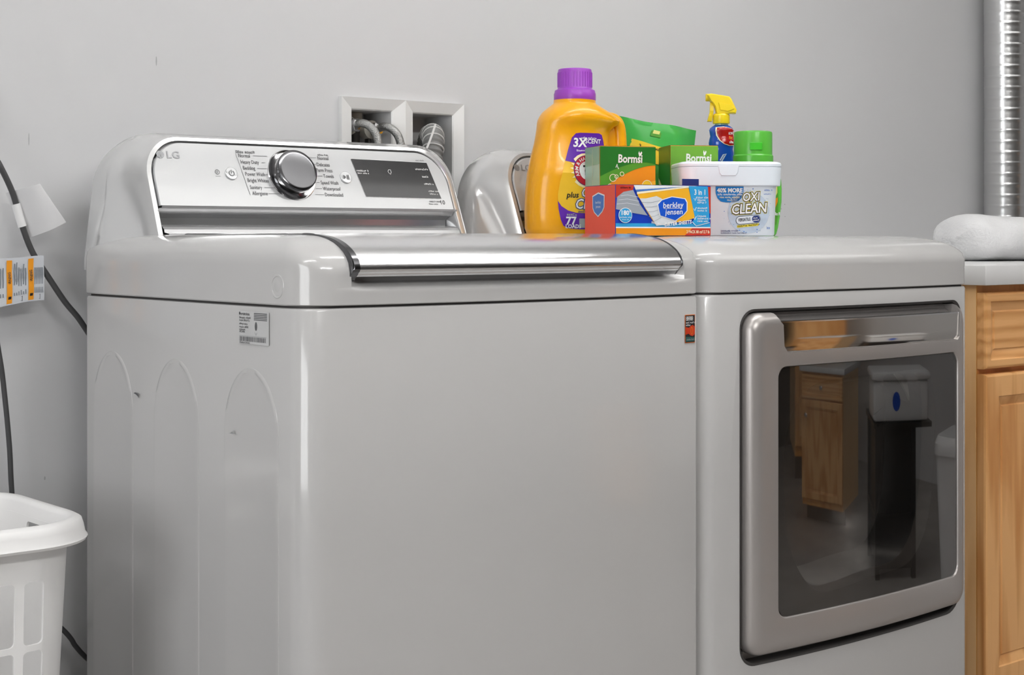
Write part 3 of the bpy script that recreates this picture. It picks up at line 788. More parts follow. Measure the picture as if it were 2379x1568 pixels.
def valve(x, z, label):
    t = thing('hose_valve', label, 'valve', (x, WY + .04, z))
    def ax(vf): return [(p[0], -p[2], p[1]) for p in vf[0]], vf[1]
    mk('body', *ax(lathevf([(.012, -.04), (.012, -.01), (.0165, -.008), (.0165, .012), (.012, .016), (.010, .02)], 16)), 'valve_plastic', t)
    mk('nut', *ax(lathevf([(.0115, .018), (.0130, .020), (.0130, .032), (.0095, .036)], 6)), 'chrome', t, 20)
    mk('handle', *boxvf(-.003, .003, -.006, .006, -.042, -.012, .002), 'valve_dark', t)
    return t
valve(.5515, 1.1790, 'cream supply valve holding the braided hose beside the wall frame')
valve(.5990, 1.1740, 'cream supply valve holding the braided hose beside the box divider')
t = thing('supply_pipe', 'cream and dark supply pipe stub entering outlet box roof', 'pipe', (.5800, WY + .055, 0))
mk('collar', *lathevf([(.014, 1.182), (.0145, 1.186), (.0145, 1.203), (.012, 1.2055)], 20), 'valve_plastic', t)
mk('stem', *lathevf([(.010, 1.03), (.010, 1.165), (.013, 1.170), (.013, 1.183)], 16), 'valve_dark', t)
def hose(pts, label):
    P = catmull(pts, 14)
    tag(mk('braided_hose', *tubevf(P, lambda f: .0072 + .0002 * math.sin(f * 260), 14), 'braid', None, 60), label, 'hose')
hose([(.5515, WY + .012, 1.179), (.5535, WY - .008, 1.1815), (.562, WY - .022, 1.1735), (.570, WY - .029, 1.155), (.573, WY - .031, 1.12), (.572, WY - .030, 1.05), (.565, WY - .030, .9)], 'braided steel supply hose bending down from the valve beside the wall frame')
hose([(.5990, WY + .012, 1.174), (.6015, WY - .010, 1.1775), (.610, WY - .024, 1.1695), (.618, WY - .030, 1.152), (.621, WY - .032, 1.12), (.620, WY - .030, 1.05), (.612, WY - .030, .9)], 'braided steel supply hose bending down from the valve beside the box divider')
dh = thing('drain_hose', 'grey corrugated drain hose hooked into outlet box', 'hose')
P = catmull([(.728, WY + .045, 1.05), (.728, WY + .042, 1.12), (.7220, WY + .024, 1.160), (.7100, WY - .004, 1.168), (.6920, WY - .030, 1.147), (.6760, WY - .043, 1.10), (.668, WY - .046, 1.03), (.665, WY - .045, .9)], 40)
mk('corrugated_tube', *tubevf(P, lambda f: .0180 + .0018 * math.sin(f * 2 * PI * 34), 20), 'hose_grey', dh, 60)
for f in (.36, .42, .48, .54, .60):
    k = int(f * (len(P) - 1)); d_ = (P[k + 1] - P[k - 1]).normalized()
    mk('rib', *tubevf([P[k] - d_ * .0009, P[k] - d_ * .0004, P[k] + d_ * .0004, P[k] + d_ * .0009], lambda q: .0203 if .2 < q < .8 else .0196, 24), 'ziptie', dh, 60)
mk('strap', *tubevf(catmull([(.681, WY - .050, 1.183), (.674, WY - .054, 1.172), (.655, WY - .064, 1.146), (.634, WY - .072, 1.118)], 8), .0021, 6), 'ziptie', dh)

# ------------------------------------------------------------------ foil duct
du = thing('foil_duct', 'silver corrugated foil duct rising along the wall', 'duct', (2.445, .610, .925))
rings = []; n = 40; zz = 0.0; k = 0
prof = []
while zz < 1.512:
    pitch = .0265
    prof += [(.0498, zz), (.0500, zz + .003), (.0500, zz + pitch * .5), (.0500, zz + pitch - .005), (.0507, zz + pitch - .0025)]
    zz += pitch
for j, (r, z) in enumerate(prof):
    ph = j // 5 * 1.7
    rings.append([((r + .0002 * math.sin(3 * a + ph)) * math.cos(a) + .002 * math.sin(z * 5), (r + .0002 * math.sin(3 * a + ph)) * math.sin(a), z + .0020 * math.sin(a + .6)) for a in [2 * PI * q / n for q in range(n)]])
mk('duct_tube', *loft(rings), 'duct', du, 50)

# ------------------------------------------------------------------ oak cabinet, worktop, towel
def rect_rings(x0, x1, z0, z1, spec):
    """spec: list of (inset, y)"""
    return [[(x0 + i, y, z0 + i), (x1 - i, y, z0 + i), (x1 - i, y, z1 - i), (x0 + i, y, z1 - i)] for i, y in spec]
def oak_cabinet(name, label, loc, rz, w, h=.894, d=.575, kn=True):
    t = thing(name, label, 'cabinet', loc, rz)
    mk('carcass', *merge(boxvf(0, .018, .0, d, .10, h), boxvf(w - .018, w, 0, d, .10, h), boxvf(.018, w - .018, d - .01, d, .10, h), boxvf(.018, w - .018, .02, d - .01, .10, .118)), 'oak_side', t, 0)
    mk('face_frame', *merge(boxvf(.0005, .04, -.001, .018, .10, h), boxvf(w - .04, w - .0005, -.001, .018, .10, h), boxvf(.04, w - .04, -.001, .018, h - .03, h), boxvf(.04, w - .04, -.001, .018, .715, .76), boxvf(.04, w - .04, -.001, .018, .10, .14)), 'oak_bevel', t, 0)
    mk('toe_kick', *boxvf(.01, w - .01, .07, .088, 0, .10), 'recess_dark', t, 0)
    def front(nm, z0, z1, st, m):
        x0, x1 = .000, w - .002
        V, F = loft(rect_rings(x0, x1, z0, z1, [(0, -.002), (0, -.016), (.0015, -.0195), (.005, -.021), (st, -.021), (st + .002, -.0185), (st + .018, -.0125), (st + .02, -.0135), (st + .021, -.015)]))
        p = mk(nm, V, F, m, t, 20)
        return p
    dr = front('drawer_front', .7385, .8800, .016, 'oak_cross')
    dd = front('door', .14, .7290, .042, 'oak')
    if kn:
        for p, x, z in ((dr, w / 2, .81), (dd, w - .05, .64)):
            V, F = lathevf([(.005, .018), (.005, .03), (.012, .036), (.014, .044), (.009, .048)], 16)
            mk('knob', [(x + q[0], -q[2], z + q[1]) for q in V], F, 'chrome', p)
    return t
CX, CY_, CZ = 1.5265, .0866, .931
oak_cabinet('oak_cabinet', 'oak base cabinet under the white worktop beside the dryer', (CX, CY_, 0), 0, .46)
oak_cabinet('oak_cabinet', 'second oak base cabinet under the white worktop, next to the wall duct', (CX + .462, CY_, 0), 0, .60)
wt = mk('worktop', *boxvf(1.5146, 2.60, .058, WY - .002, CZ - .037, CZ, .0018), 'counter', None, 30)
tag(wt, 'white laminate worktop on oak cabinets beside the dryer', 'worktop')
du.location.z = CZ; 
# folded towel
V = []; F = []
nu, nv = 60, 28
for i in range(nu + 1):
    t_ = i / nu
    ex = math.sqrt(max(0.0, 1 - (1 - min(t_, 1 - t_) / .09) ** 2)) if min(t_, 1 - t_) < .09 else 1
    x = .52 * t_
    for j in range(nv):
        a = 2 * PI * j / nv
        ca, sa = math.cos(a), math.sin(a)
        sy = math.copysign(abs(ca) ** .75, ca); sz = math.copysign(abs(sa) ** .7, sa)
        wob = 1 + .05 * math.sin(7 * t_ + 2 * a) + .035 * math.sin(23 * t_ + a * 3) + .02 * math.sin(41 * t_ - a * 5)
        hgt = (.050 - .012 * t_ + .004 * math.sin(9 * t_)) * ex
        z = .050 + hgt * sz * wob if sa > 0 else .050 + .050 * (.35 + .65 * ex) * sz
        V.append((x + .006 * math.sin(a * 2), .085 * (.3 + .7 * ex) * sy * wob, max(0, z)))
for i in range(nu):
    for j in range(nv):
        k = (j + 1) % nv; F.append((i * nv + j, i * nv + k, (i + 1) * nv + k, (i + 1) * nv + j))
F.append(tuple(range(nv))); F.append(tuple(nu * nv + j for j in range(nv)))
tw = mk('folded_towel', V, F, 'towel', None, 80)
tw.location = (1.905, .40, CZ); tw.rotation_euler = (0, 0, -.25)
tag(tw, 'fluffy white folded towel lying on the worktop', 'towel')

# ------------------------------------------------------------------ left side: cords, tags, hamper
cord = thing('power_cord', 'dark grey power cord running down the wall behind the washer', 'cord')
P = catmull([(-.150, .655, 1.20), (-.122, .645, 1.115), (-.1098, .635, 1.0869), (-.0904, .635, 1.0467), (-.0774, .635, 1.0028), (-.061, .635, .9618), (-.0377, .635, .9266), (-.0108, .635, .8877), (.0165, .635, .8546), (.05, .64, .80), (.08, .645, .7)], 8)
mk('cable', *tubevf(P, .0044, 12), 'cord', cord, 60)
c2_ = thing('lower_cord', 'dark grey cord looping low behind the laundry hamper', 'cord')
P = catmull([(-.150, .655, .93), (-.122, .64, .87), (-.1098, .635, .8061), (-.1021, .635, .7463), (-.0956, .635, .6769), (-.0924, .635, .617), (-.085, .635, .54), (-.055, .635, .45), (-.0054, .635, .3896), (.0062, .635, .3716), (.0255, .635, .3489), (.06, .64, .32)], 8)
mk('cable', *tubevf(P, .0038, 12), 'cord', c2_, 60)
# clear sticker flag folded round the cord
fl = empty('flag_sticker'); fl.parent = cord
V = []; F = []; nU, nV = 14, 8
TL, TR, BR, BL = Vector((-.0985, .642, 1.0475)), Vector((-.0576, .616, 1.0615)), Vector((-.0176, .612, 1.0056)), Vector((-.0705, .642, .9790))
for i in range(nU + 1):
    for j in range(nV + 1):
        a, b = i / nU, j / nV
        p = (TL * (1 - a) + TR * a) * (1 - b) + (BL * (1 - a) + BR * a) * b
        p = p + Vector((0, -.006 * math.sin(PI * a) + .003 * math.sin(2 * PI * a + b), 0)); V.append(p)
for i in range(nU):
    for j in range(nV): q = i * (nV + 1) + j; F.append((q, q + 1, q + nV + 2, q + nV + 1))
V2 = [Vector(p) + Vector((.0003, .0012, .0003)) for p in V]; m_ = len(V)
o = mk('film_flag', V + V2, F + [tuple(k + m_ for k in f)[::-1] for f in F], 'film_clear', fl, 60, fixn=False)
P = catmull([(-.0904, .635, 1.0300), (-.0774, .635, 1.0028)], 8)
mk('film_wrap', *tubevf([(-.0860, .635, 1.0320), (-.0810, .635, 1.0140), (-.0762, .635, .9990)], .0064, 14), 'film', fl, 60)
# printed warning tag
tg = empty('warning_tag'); tg.parent = cord
def tagmap(u, v, l):
    x = -.190 + u
    y = .6265 - .004 * math.sin(u * 26 + .4) - .0011 * l + .0012 * math.sin(v * 20)
    top = .9530 + (.0035 * sstep(.09, .145, u)) ; bot = .8790 + .0115 * sstep(.03, .14, u) ** 1.2
    return Vector((x, y, bot + (top - bot) * v))
def tagpoly(u0, u1, v0, v1, m, layer, name, parent=tg, n=16):
    V = []; F = []
    for i in range(n + 1):
        for j in range(5): V.append(tagmap(u0 + (u1 - u0) * i / n, v0 + (v1 - v0) * j / 4, layer))
    for i in range(n):
        for j in range(4): q = i * 5 + j; F.append((q, q + 5, q + 6, q + 1))
    return mk(name, V, F, m, parent, 60, fixn=False)
sheet = tagpoly(0, .145, 0, 1, 'tag_paper', 0, 'tag_sheet', n=40)
for u0 in (.0855, .1195): 
    tagpoly(u0, u0 + .0085, .03, .95, 'tag_orange', 1, 'orange_band', n=6)
    text(tg, 'WARNING', u0 + .0042, .52, .0058, 'print_black', lambda a, b, l, u0=u0: tagmap(u0 + .0042 + (a - u0 - .0042), .52 + (b - .52) * 13, l), 2, 'CENTER', rot=PI / 2, bold=.02)
    tagpoly(u0 + .0022, u0 + .0068, .12, .18, 'print_black', 2, 'warning_triangle', n=2)
mat('tag_ink', rgb(120, 126, 134), .5)
for u0, cnt, stp in ((.062, 5, .0042), (.0965, 6, .0036), (.1295, 6, .0024)):
    for k in range(cnt):
        a = u0 + k * stp; tagpoly(a, a + stp * .5, .18, random.uniform(.72, .9) if u0 < .12 else .74, 'tag_ink', 1, 'text_line', n=1)
def tri(u0, v0, s):
    pts = [(u0, v0), (u0 + s, v0 + .055), (u0 + s, v0 - .055)]
    strip_loop(tg, 'warning_triangle', pts, .0008, 'print_black', lambda a, b, l: tagmap(a, v0 + (b - v0), l), 1)
def tri2(u0, v0, s):
    V = []; pts = [(u0, v0), (u0 + s, v0 + .06), (u0 + s, v0 - .06)]; c = (u0 + s * .64, v0)
    for k in (1, .78): V += [tagmap(c[0] + (p[0] - c[0]) * k, c[1] + (p[1] - c[1]) * k, 1) for p in pts]
    mk('warning_triangle', V, [(0, 1, 4, 3), (1, 2, 5, 4), (2, 0, 3, 5)], 'print_black', tg, 0, fixn=False)
for u0, s in ((.066, .008), (.1015, .009), (.1325, .006)): tri2(u0, .09, s)

# laundry hamper
hm = thing('laundry_hamper', 'white plastic laundry hamper with rectangular holes beside the washer', 'laundry basket', (0, 0, 0))
HX0, HX1, HY0, HY1, HZ = -.640, -.145, .2125, .541, .637
def hring(off, z, r): return [(x, y, z) for x, y in rrect(HX0 - off, HX1 + off, HY0 - off, HY1 + off, r, 10, 14)]
# rolled rim
rr = [hring(-.022, HZ - .006, .070), hring(-.017, HZ - .001, .075), hring(-.010, HZ, .080), hring(-.003, HZ - .004, .086), hring(0, HZ - .012, .09), hring(.002, HZ - .022, .092), hring(.0045, HZ - .0255, .094), hring(.002, HZ - .029, .09), hring(-.004, HZ - .027, .086), hring(-.016, HZ - .024, .074), hring(-.0225, HZ - .024, .070)]
mk('rim', *loft(rr, loop=True), 'basket_white', hm, 50)
def wall_ring(z, off):
    k = (HZ - z) / HZ
    return [(x, y, z) for x, y in rrect(HX0 + .019 + .026 * k + off, HX1 - .019 - .026 * k - off, HY0 + .019 + .026 * k + off, HY1 - .019 - .026 * k - off, .070, 10, 14)]
ho = [wall_ring(z, 0) for z in (.01, .15, .3, .45, .617)]; hi = [wall_ring(z, .003) for z in (.617, .45, .3, .15, .013)]
V, F = loft(ho + hi)
body = mk('body', V, F, 'basket_white', hm, 40)
cuts = []
def cutbox(x0, x1, y0, y1, z0, z1, axis):
    if axis == 'y': vf = [[(x, y, z) for x, z in rrect(x0, x1, z0, z1, .006, 4, 0)] for y in (y0, y1)]
    else: vf = [[(x, y, z) for y, z in rrect(y0, y1, z0, z1, .006, 4, 0)] for x in (x0, x1)]
    cuts.append((loft(vf)))
for row in range(6):
    z1 = .5680 - row * .0845
    for k in range(9):
        x1 = -.2180 - k * .0375
        if x1 - .026 < HX0 + .09: break
        cutbox(x1 - .026, x1, HY0 - .02, HY0 + .11, z1 - .077, z1, 'y')
cutbox(HX1 - .10, HX1 + .02, .300, .405, .572, .6105, 'x')        # hand hole in the end wall
cuts.append(None); cuts.pop()
allc = mk('cut', *merge(*cuts), 'basket_white', None, 0)
boolean(body, [allc])

# ------------------------------------------------------------------ products on the dryer
ZT = ZD + .0010
def item(name, label, cat, x, y, a, z=None, group=None):
    """a: how far the front is turned from facing straight out towards the open floor on the left"""
    return thing(name, label, cat, (x, y, ZT if z is None else z), -math.radians(a), group)

# placement helper for corners measured in the plan: (distance along view, sideways) to X,Y
YAW = .70266
def plan(lat, d): return (-1.0235 + d * math.sin(YAW) + lat * math.cos(YAW), -1.5928 + d * math.cos(YAW) - lat * math.sin(YAW))
# --- yellow detergent bottle
db = item('detergent_bottle', 'large yellow detergent bottle with purple cap and purple label', 'detergent', *plan(.1081, 2.717), 15)
K = 1344.0; TH = 27
rowsB = [(549, 1234, 1447), (544, 1226, 1452), (532, 1222, 1456), (500, 1221, 1457), (469, 1221.5, 1456), (440, 1223.5, 1454), (420, 1226, 1447), (406, 1228, 1430), (392, 1231, 1418), (367, 1236, 1413), (340, 1243, 1411), (322, 1246.5, 1412), (306, 1249, 1416), (298, 1250, 1424), (290, 1251, 1436), (284, 1252, 1438), (275, 1255.5, 1431), (266, 1261, 1419), (258, 1269, 1406), (250, 1279, 1394), (245, 1285, 1386), (243, 1286.5, 1384.5), (236, 1287, 1384)]
secs = []
for y, l, r in rowsB:
    z = (549 - y) / K; wv = (r - l) / 2 / K; c = ((l + r) / 2 - 1336) / K / .904
    neck = 1 if y < 246 else 0
    rat = .62 if y > 300 else .62 + .38 * sstep(300, 244, y) if False else (.62 if y >= 290 else .62 + .38 * (290 - y) / 54)
    rat = min(rat, 1.0)
    a = wv / math.sqrt(.904 ** 2 + (rat * .427) ** 2)
    b = min(a * rat, .049)
    secs.append((z, c, a, b, 2.0 if neck else 2.5 - .5 * max(0, min(1, (290 - y) / 45))))
def secring(z, c, a, b, n, N=56):
    R = []
    for i in range(N):
        t = 2 * PI * i / N; ct, st_ = math.cos(t), math.sin(t)
        R.append((c + a * math.copysign(abs(ct) ** (2 / n), ct), b * math.copysign(abs(st_) ** (2 / n), st_), z))
    return R
def dense(S, k):
    out = [Vector(s) for s in S]
    return out
mk('bottle_body', *loft([secring(*s) for s in secs]), 'yellow_bottle', db, 45)
def px(xp): return (xp - 1336) / K / .904
P = catmull([(px(1408), 0, (549 - 276) / K), (px(1430), 0, (549 - 281) / K), (px(1440), 0, (549 - 300) / K), (px(1443), 0, (549 - 340) / K), (px(1444), 0, (549 - 390) / K), (px(1441), 0, (549 - 425) / K), (px(1425), 0, (549 - 450) / K)], 8)
mk('handle', *tubevf(P, .0125, 18), 'yellow_bottle', db, 60)
mk('handle_web', *boxvf(px(1402), px(1440), -.006, .006, (549 - 400) / K, (549 - 288) / K, .003), 'yellow_bottle', db, 40)
z0 = (549 - 236) / K
cap = mk('cap', *lathevf([(.0345, z0 - .003), (.0362, z0), (.0362, z0 + .010), (.0352, z0 + .013), (.0345, z0 + .0165), (.0305, z0 + .0185), (.0295, z0 + .020), (.0295, z0 + .048), (.0285, z0 + .0525), (.0265, z0 + .0535), (.02, z0 + .0530)], 48), 'purple_cap', db, 35)
for k in range(36):
    a = 2 * PI * k / 36
    V, F = boxvf(-.0006, .0006, -.0301, -.0290, z0 + .022, z0 + .047)
    mk('grip_ridge', [(p[0] * math.cos(a) - p[1] * math.sin(a), p[0] * math.sin(a) + p[1] * math.cos(a), p[2]) for p in V], F, 'purple_cap', cap, 0)
def bsurf(u, v, l):
    z = min(max(v, secs[0][0]), secs[-1][0])
    for i in range(len(secs) - 1):
        if secs[i][0] <= z <= secs[i + 1][0]: break
    s, e = secs[i], secs[i + 1]; t = (z - s[0]) / max(1e-9, e[0] - s[0])
    c, a, b, n = [s[k] + (e[k] - s[k]) * t for k in (1, 2, 3, 4)]
    q = min(.96, abs((u - c) / a))
    return Vector((u, -b * (1 - q ** n) ** (1 / n) - .0006 - .00025 * l, v))
def lx(xp): return ((xp - 1336) / K - .0205) / .904
def lz(yp): return (549 - yp) / K
LB = [(1340, 316), (1350, 314.5), (1395, 314.5), (1403, 318), (1407, 330), (1411, 350), (1418, 380), (1424, 420), (1428, 460), (1428, 500), (1422, 528), (1412, 534), (1345, 535), (1320, 533), (1308, 527), (1302, 512), (1298, 490), (1297, 455), (1302, 425), (1308, 400), (1314, 379), (1322, 352), (1331, 326)]
poly = [(lx(a), lz(b)) for a, b in LB]
lbl = decal(db, 'label', poly, 'label_yellow', bsurf, 1, .004)
P2 = [p for p in LB if p[1] <= 380]; P2 = [(1314, 379), (1345, 386), (1380, 384), (1418, 380)] + [(1411, 350), (1407, 330), (1403, 318), (1395, 314.5), (1350, 314.5), (1340, 316), (1331, 326), (1322, 352)]
decal(lbl, 'label_purple_top', [(lx(a), lz(b)) for a, b in P2], 'purple', bsurf, 2, .004)
P3 = [(1297, 470), (1304, 482), (1318, 492), (1336, 497), (1360, 498), (1390, 494), (1427, 480), (1427.5, 500), (1421.5, 528), (1412, 533.5), (1345, 534.5), (1320, 532.5), (1308, 526.5), (1302.5, 512), (1298.5, 490)]
decal(lbl, 'label_purple_foot', [(lx(a), lz(b)) for a, b in P3], 'purple', bsurf, 2, .004)
mat('burst', rgb(252, 236, 190), .4)
decal(lbl, 'label_burst', [(lx(1362) + (.036 if i % 2 else .025) * math.cos(2 * PI * i / 44) * .9, lz(401) + (.030 if i % 2 else .022) * math.sin(2 * PI * i / 44)) for i in range(44)], 'burst', bsurf, 3, .004)
ecx, ecz = lx(1362), lz(401)
decal(lbl, 'emblem_ring', circle(ecx, ecz, .0262, 40), 'navy', bsurf, 4, .004)
decal(lbl, 'emblem_ring', circle(ecx, ecz, .0252, 40), 'crimson', bsurf, 5, .004)
decal(lbl, 'emblem_disc', circle(ecx, ecz, .0160, 32), 'print_white', bsurf, 6, .004)
emb = [(-.006, -.008), (-.001, -.009), (.001, -.002), (.007, .0), (.008, .004), (.002, .004), (-.001, .002), (-.002, .006), (.004, .007), (.004, .010), (-.008, .009), (-.008, .006), (-.004, .006), (-.006, .0)]
decal(lbl, 'emblem_arm', [(ecx + a, ecz + b) for a, b in emb], 'print_black', bsurf, 7, .004)
text(lbl, 'ARM & HAMMER', ecx, ecz, .0086, 'print_white', bsurf, 7, 'CENTER', bold=.02, arc=.0205, rot=.55)
text(lbl, '3X', lx(1332), lz(338), .0210, 'print_white', bsurf, 4, bold=.03, shear=.12)
text(lbl, 'SCENT', lx(1360), lz(334), .0105, 'print_white', bsurf, 4, bold=.02, shear=.12)
text(lbl, '~12', lx(1352), lz(326), .0058, 'print_white', bsurf, 4, bold=.02)
text(lbl, '~9', lx(1340), lz(355), .005, 'print_white', bsurf, 4)
text(lbl, 'plus', lx(1314), lz(457), .0135, 'print_black', bsurf, 4, bold=.02, shear=.2)
for s, x_, y_, sz in (('OXI', 1346, 452, .021), ('CLEAN', 1332, 478, .0235)):
    text(lbl, s, lx(x_), lz(y_), sz, 'navy', bsurf, 4, bold=.07, shear=.2, sx=.9); text(lbl, s, lx(x_), lz(y_), sz, 'print_white', bsurf, 5, bold=.015, shear=.2, sx=.9)
text(lbl, '~13', lx(1340), lz(494), .0062, 'navy', bsurf, 5, bold=.02, shear=.2)
text(lbl, '~5', lx(1315), lz(501), .0072, 'print_light', bsurf, 4, bold=.02)
text(lbl, '77', lx(1313), lz(516), .0185, 'print_white', bsurf, 4, bold=.03)
text(lbl, 'LOADS', lx(1312), lz(528), .0088, 'print_white', bsurf, 4, bold=.03)
decal(lbl, 'bar_code', [(lx(1342), lz(531)), (lx(1372), lz(531)), (lx(1372), lz(510)), (lx(1342), lz(510))], 'print_light', bsurf, 4, .004)

# --- green soap boxes
def product_box(t, L, S, H, m_front, m_side, m_top, b=.0006):
    """box with front-left bottom corner at the origin, front along +X facing -Y"""
    mk('carton', *boxvf(0, L, 0, S, 0, H, b), m_front, t, 20)
    F_front = Face((0, -.0001, 0), (1, 0, 0), (0, 0, 1)); F_left = Face((-.0001, S, 0), (0, -1, 0), (0, 0, 1)); F_right = Face((L + .0001, 0, 0), (0, 1, 0), (0, 0, 1)); F_top = Face((0, 0, H + .0001), (1, 0, 0), (0, 1, 0))
    decal(t, 'side_print', [(.0004, .0004), (S - .0004, .0004), (S - .0004, H - .0004), (.0004, H - .0004)], m_side, F_left, 1)
    decal(t, 'side_print', [(.0004, .0004), (S - .0004, .0004), (S - .0004, H - .0004), (.0004, H - .0004)], m_top, F_right, 1)
    decal(t, 'top_print', [(.0004, .0004), (L - .0004, .0004), (L - .0004, S - .0004), (.0004, S - .0004)], m_top, F_top, 1)
    return F_front, F_left, F_right
def soap_box(label, x, y, a, L, S, H, pale, z=None):
    t = item('soap_box', label, 'carton', x, y, a, z, 'green and orange soap cartons on the dryer')
    FF, FL, FR = product_box(t, L, S, H, 'orange', 'pale_green' if pale else 'green_dark', 'green_mid' if not pale else 'green_light')
    def c(n): return [(L * p, H * q) for p, q in n]
    e = .0005
    up1 = [(p, .50 + .29 * (1 - (1 - p) ** 1.8)) for p in [i / 14 for i in range(15)]]
    decal(t, 'front_print', c([(e, .995), (e, .50)] + up1[1:] + [(1 - e, .995)]), 'green_mid', FF, 1)
    up2 = [(p, .70 + .14 * (1 - (1 - p) ** 1.7)) for p in [i / 14 for i in range(15)]]
    if pale: up2 = [(p, .66 + .24 * (1 - (1 - p) ** 1.4) - .10 * p ** 3) for p in [i / 14 for i in range(15)]]
    decal(t, 'front_print', c([(e, .995), (e, up2[0][1])] + up2[1:] + [(1 - e, .995)]), 'green_dark' if pale else 'green_light', FF, 2)
    decal(t, 'front_print', c([(.0 + e, .36), (1 - e, .50), (1 - e, .62), (.35, .52), (.0 + e, .42)]), 'amber', FF, 1)
    decal(t, 'front_print', c([(e, .005), (1 - e, .005), (1 - e, .16), (e, .22)]), 'orange_deep', FF, 1)
    text(t, 'Bormsi', L * .315, H * .857, H * .128, 'print_white', FF, 3, bold=.025, shear=.05, sx=.80)
    lf = [(.70, .885), (.685, .925), (.70, .95), (.715, .92), (.74, .945), (.755, .93), (.735, .90)]
    decal(t, 'leaf_mark', c(lf), 'print_white', FF, 3)
    text(t, 'Fresh Lemon', L * .30, H * .475, H * .088, 'navy', FF, 3, bold=.015, shear=.12, sx=.72)
    text(t, 'LAUNDRY', L * .57, H * .30, H * .105, 'print_white', FF, 3, bold=.06, sx=.7); text(t, 'LAUNDRY', L * .57, H * .30, H * .105, 'navy', FF, 4, bold=.0, sx=.7)
    for p, q, r in ((.23, .645, .060), (.39, .69, .034), (.17, .55, .038), (.22, .415, .05), (.37, .455, .042), (.50, .44, .046), (.95, .44, .05), (.29, .66, .03)):
        strip_loop(t, 'bubble', [(min(L * .996, a_), b_) for a_, b_ in circle(L * p, H * q, L * r, 20)], .0011, 'cream', FF, 3)
    decal(t, 'bubble', circle(L * .84, H * .565, L * .085, 28), 'lemon', FF, 3); strip_loop(t, 'bubble', circle(L * .84, H * .565, L * .085, 28), .0010, 'cream', FF, 4)
    strip_loop(t, 'bubble', [(L * .28, H * .76), (L * .305, H * .80), (L * .31, H * .77), (L * .33, H * .745)], .0012, 'print_white', FF, 3, closed=False)
    if pale:
        decal(t, 'side_print', [(S * .03, H * .62), (S * .97, H * .62), (S * .97, H * .98), (S * .03, H * .98)], 'green_light', FL, 1) if False else None
        mat('pale_band', rgb(140, 184, 152), .35); 
        decal(t, 'side_print', [(.0005, H * .78), (S - .0005, H * .80), (S - .0005, H * .995), (.0005, H * .995)], 'pale_band', FL, 2)
        decal(t, 'side_print', [(S * .2, H * .22), (S * .55, H * .26), (S * .55, H * .40), (S * .30, H * .42), (S * .18, H * .38)], 'splash_blue', FL, 2)
        text(t, '~3', S * .45, H * .30, H * .08, 'print_white', FL, 3, rot=.9)
        strip_loop(t, 'side_print', [(S * .52, H * .45), (S * .52, H * .97)], .0008, 'cream', FL, 3, closed=False)
    else:
        decal(t, 'side_print', [(.0005, H * .20), (S * .95, H * .30), (S * .95, H * .36), (.0005, H * .66), (.0005, H * .62)], 'cream', FL, 2)
        decal(t, 'side_print', [(.0005, .0005), (S - .0005, .0005), (S - .0005, H * .30), (.0005, H * .60)], 'green_mid', FL, 3)
    return t

x, y = plan(.1448, 2.600); soap_box('green and orange soap carton with a pale side, standing beside the yellow bottle', x, y, 23, .0985, .070, .1480, True)
x, y = plan(.2750, 2.742); soap_box('green and orange soap carton with a dark green side, standing behind the white tub', x, y, 32, .0850, .085, .1570, False)

# --- dryer sheet box
x, y = plan(.1598, 2.440); bj = item('dryer_sheet_box', 'long red and blue dryer sheet box with towel picture and blue shield', 'carton', x, y, 17)
L, S, H = .1690, .1070, .0790
FF, FL, FR = product_box(bj, L, S, H, 'blue_card', 'red_card', 'red_card')
def q(P): return [(L * a, H * b) for a, b in P]
e = .003
decal(bj, 'front_print', q([(e, .17), (1 - e, .17), (1 - e, .245), (e, .245)]), 'sky_blue', FF, 1)
decal(bj, 'front_print', q([(e, .15), (1 - e, .15), (1 - e, .175), (e, .175)]), 'print_white', FF, 2)
decal(bj, 'front_print', q([(e, .005), (1 - e, .005), (1 - e, .15), (e, .15)]), 'orange', FF, 2)
decal(bj, 'front_print', q([(.72, .005), (1 - e, .005), (1 - e, .15), (.80, .15)]), 'red_deep', FF, 3)
text(bj, '2 PACK 80 ct/12.7 lb', L * .985, H * .075, H * .085, 'cream', FF, 4, 'RIGHT', bold=.02, sx=.72)
decal(bj, 'front_print', q([(e, .995), (.19, .995), (.18, .90), (.05, .80), (e, .74)]), 'red_deep', FF, 1)
text(bj, '~9', L * .05, H * .945, H * .055, 'print_black', FF, 2, sx=.9)
decal(bj, 'towel_picture', q([(e, .52), (.015, .76), (.08, .86), (.18, .90), (.25, .62), (.33, .40), (.17, .45), (.05, .50)]), 'towel_print_grey', FF, 2)
for k in range(3): strip_loop(bj, 'towel_fold', q([(.01 + .02 * k, .62 + .08 * k), (.12, .64 + .08 * k), (.24, .60 + .08 * k)]), .0007, 'towel_print', FF, 3, closed=False)
decal(bj, 'front_print', q([(.185, .995), (.86, .995), (.80, .985), (.50, .93), (.21, .88)]), 'print_white', FF, 3)
decal(bj, 'front_print', q([(.20, .905), (.78, .985), (.80, .955), (.215, .865)]), 'badge_blue', FF, 4)
text(bj, '~28', L * .25, H * .925, H * .045, 'print_white', FF, 5, rot=.06)
decal(bj, 'front_print', q([(.215, .83), (.76, .955), (.83, .36), (.74, .30), (.42, .20), (.36, .36), (.30, .55), (.255, .70)]), 'amber', FF, 4)
decal(bj, 'front_print', q([(.215, .86), (.76, .985), (.762, .96), (.218, .82)]), 'cream', FF, 5)
decal(bj, 'towel_picture', q([(.245, .735), (.31, .735), (.42, .785), (.47, .74), (.60, .52), (.64, .30), (.55, .225), (.42, .195), (.37, .36), (.30, .56)]), 'towel_print', FF, 5)
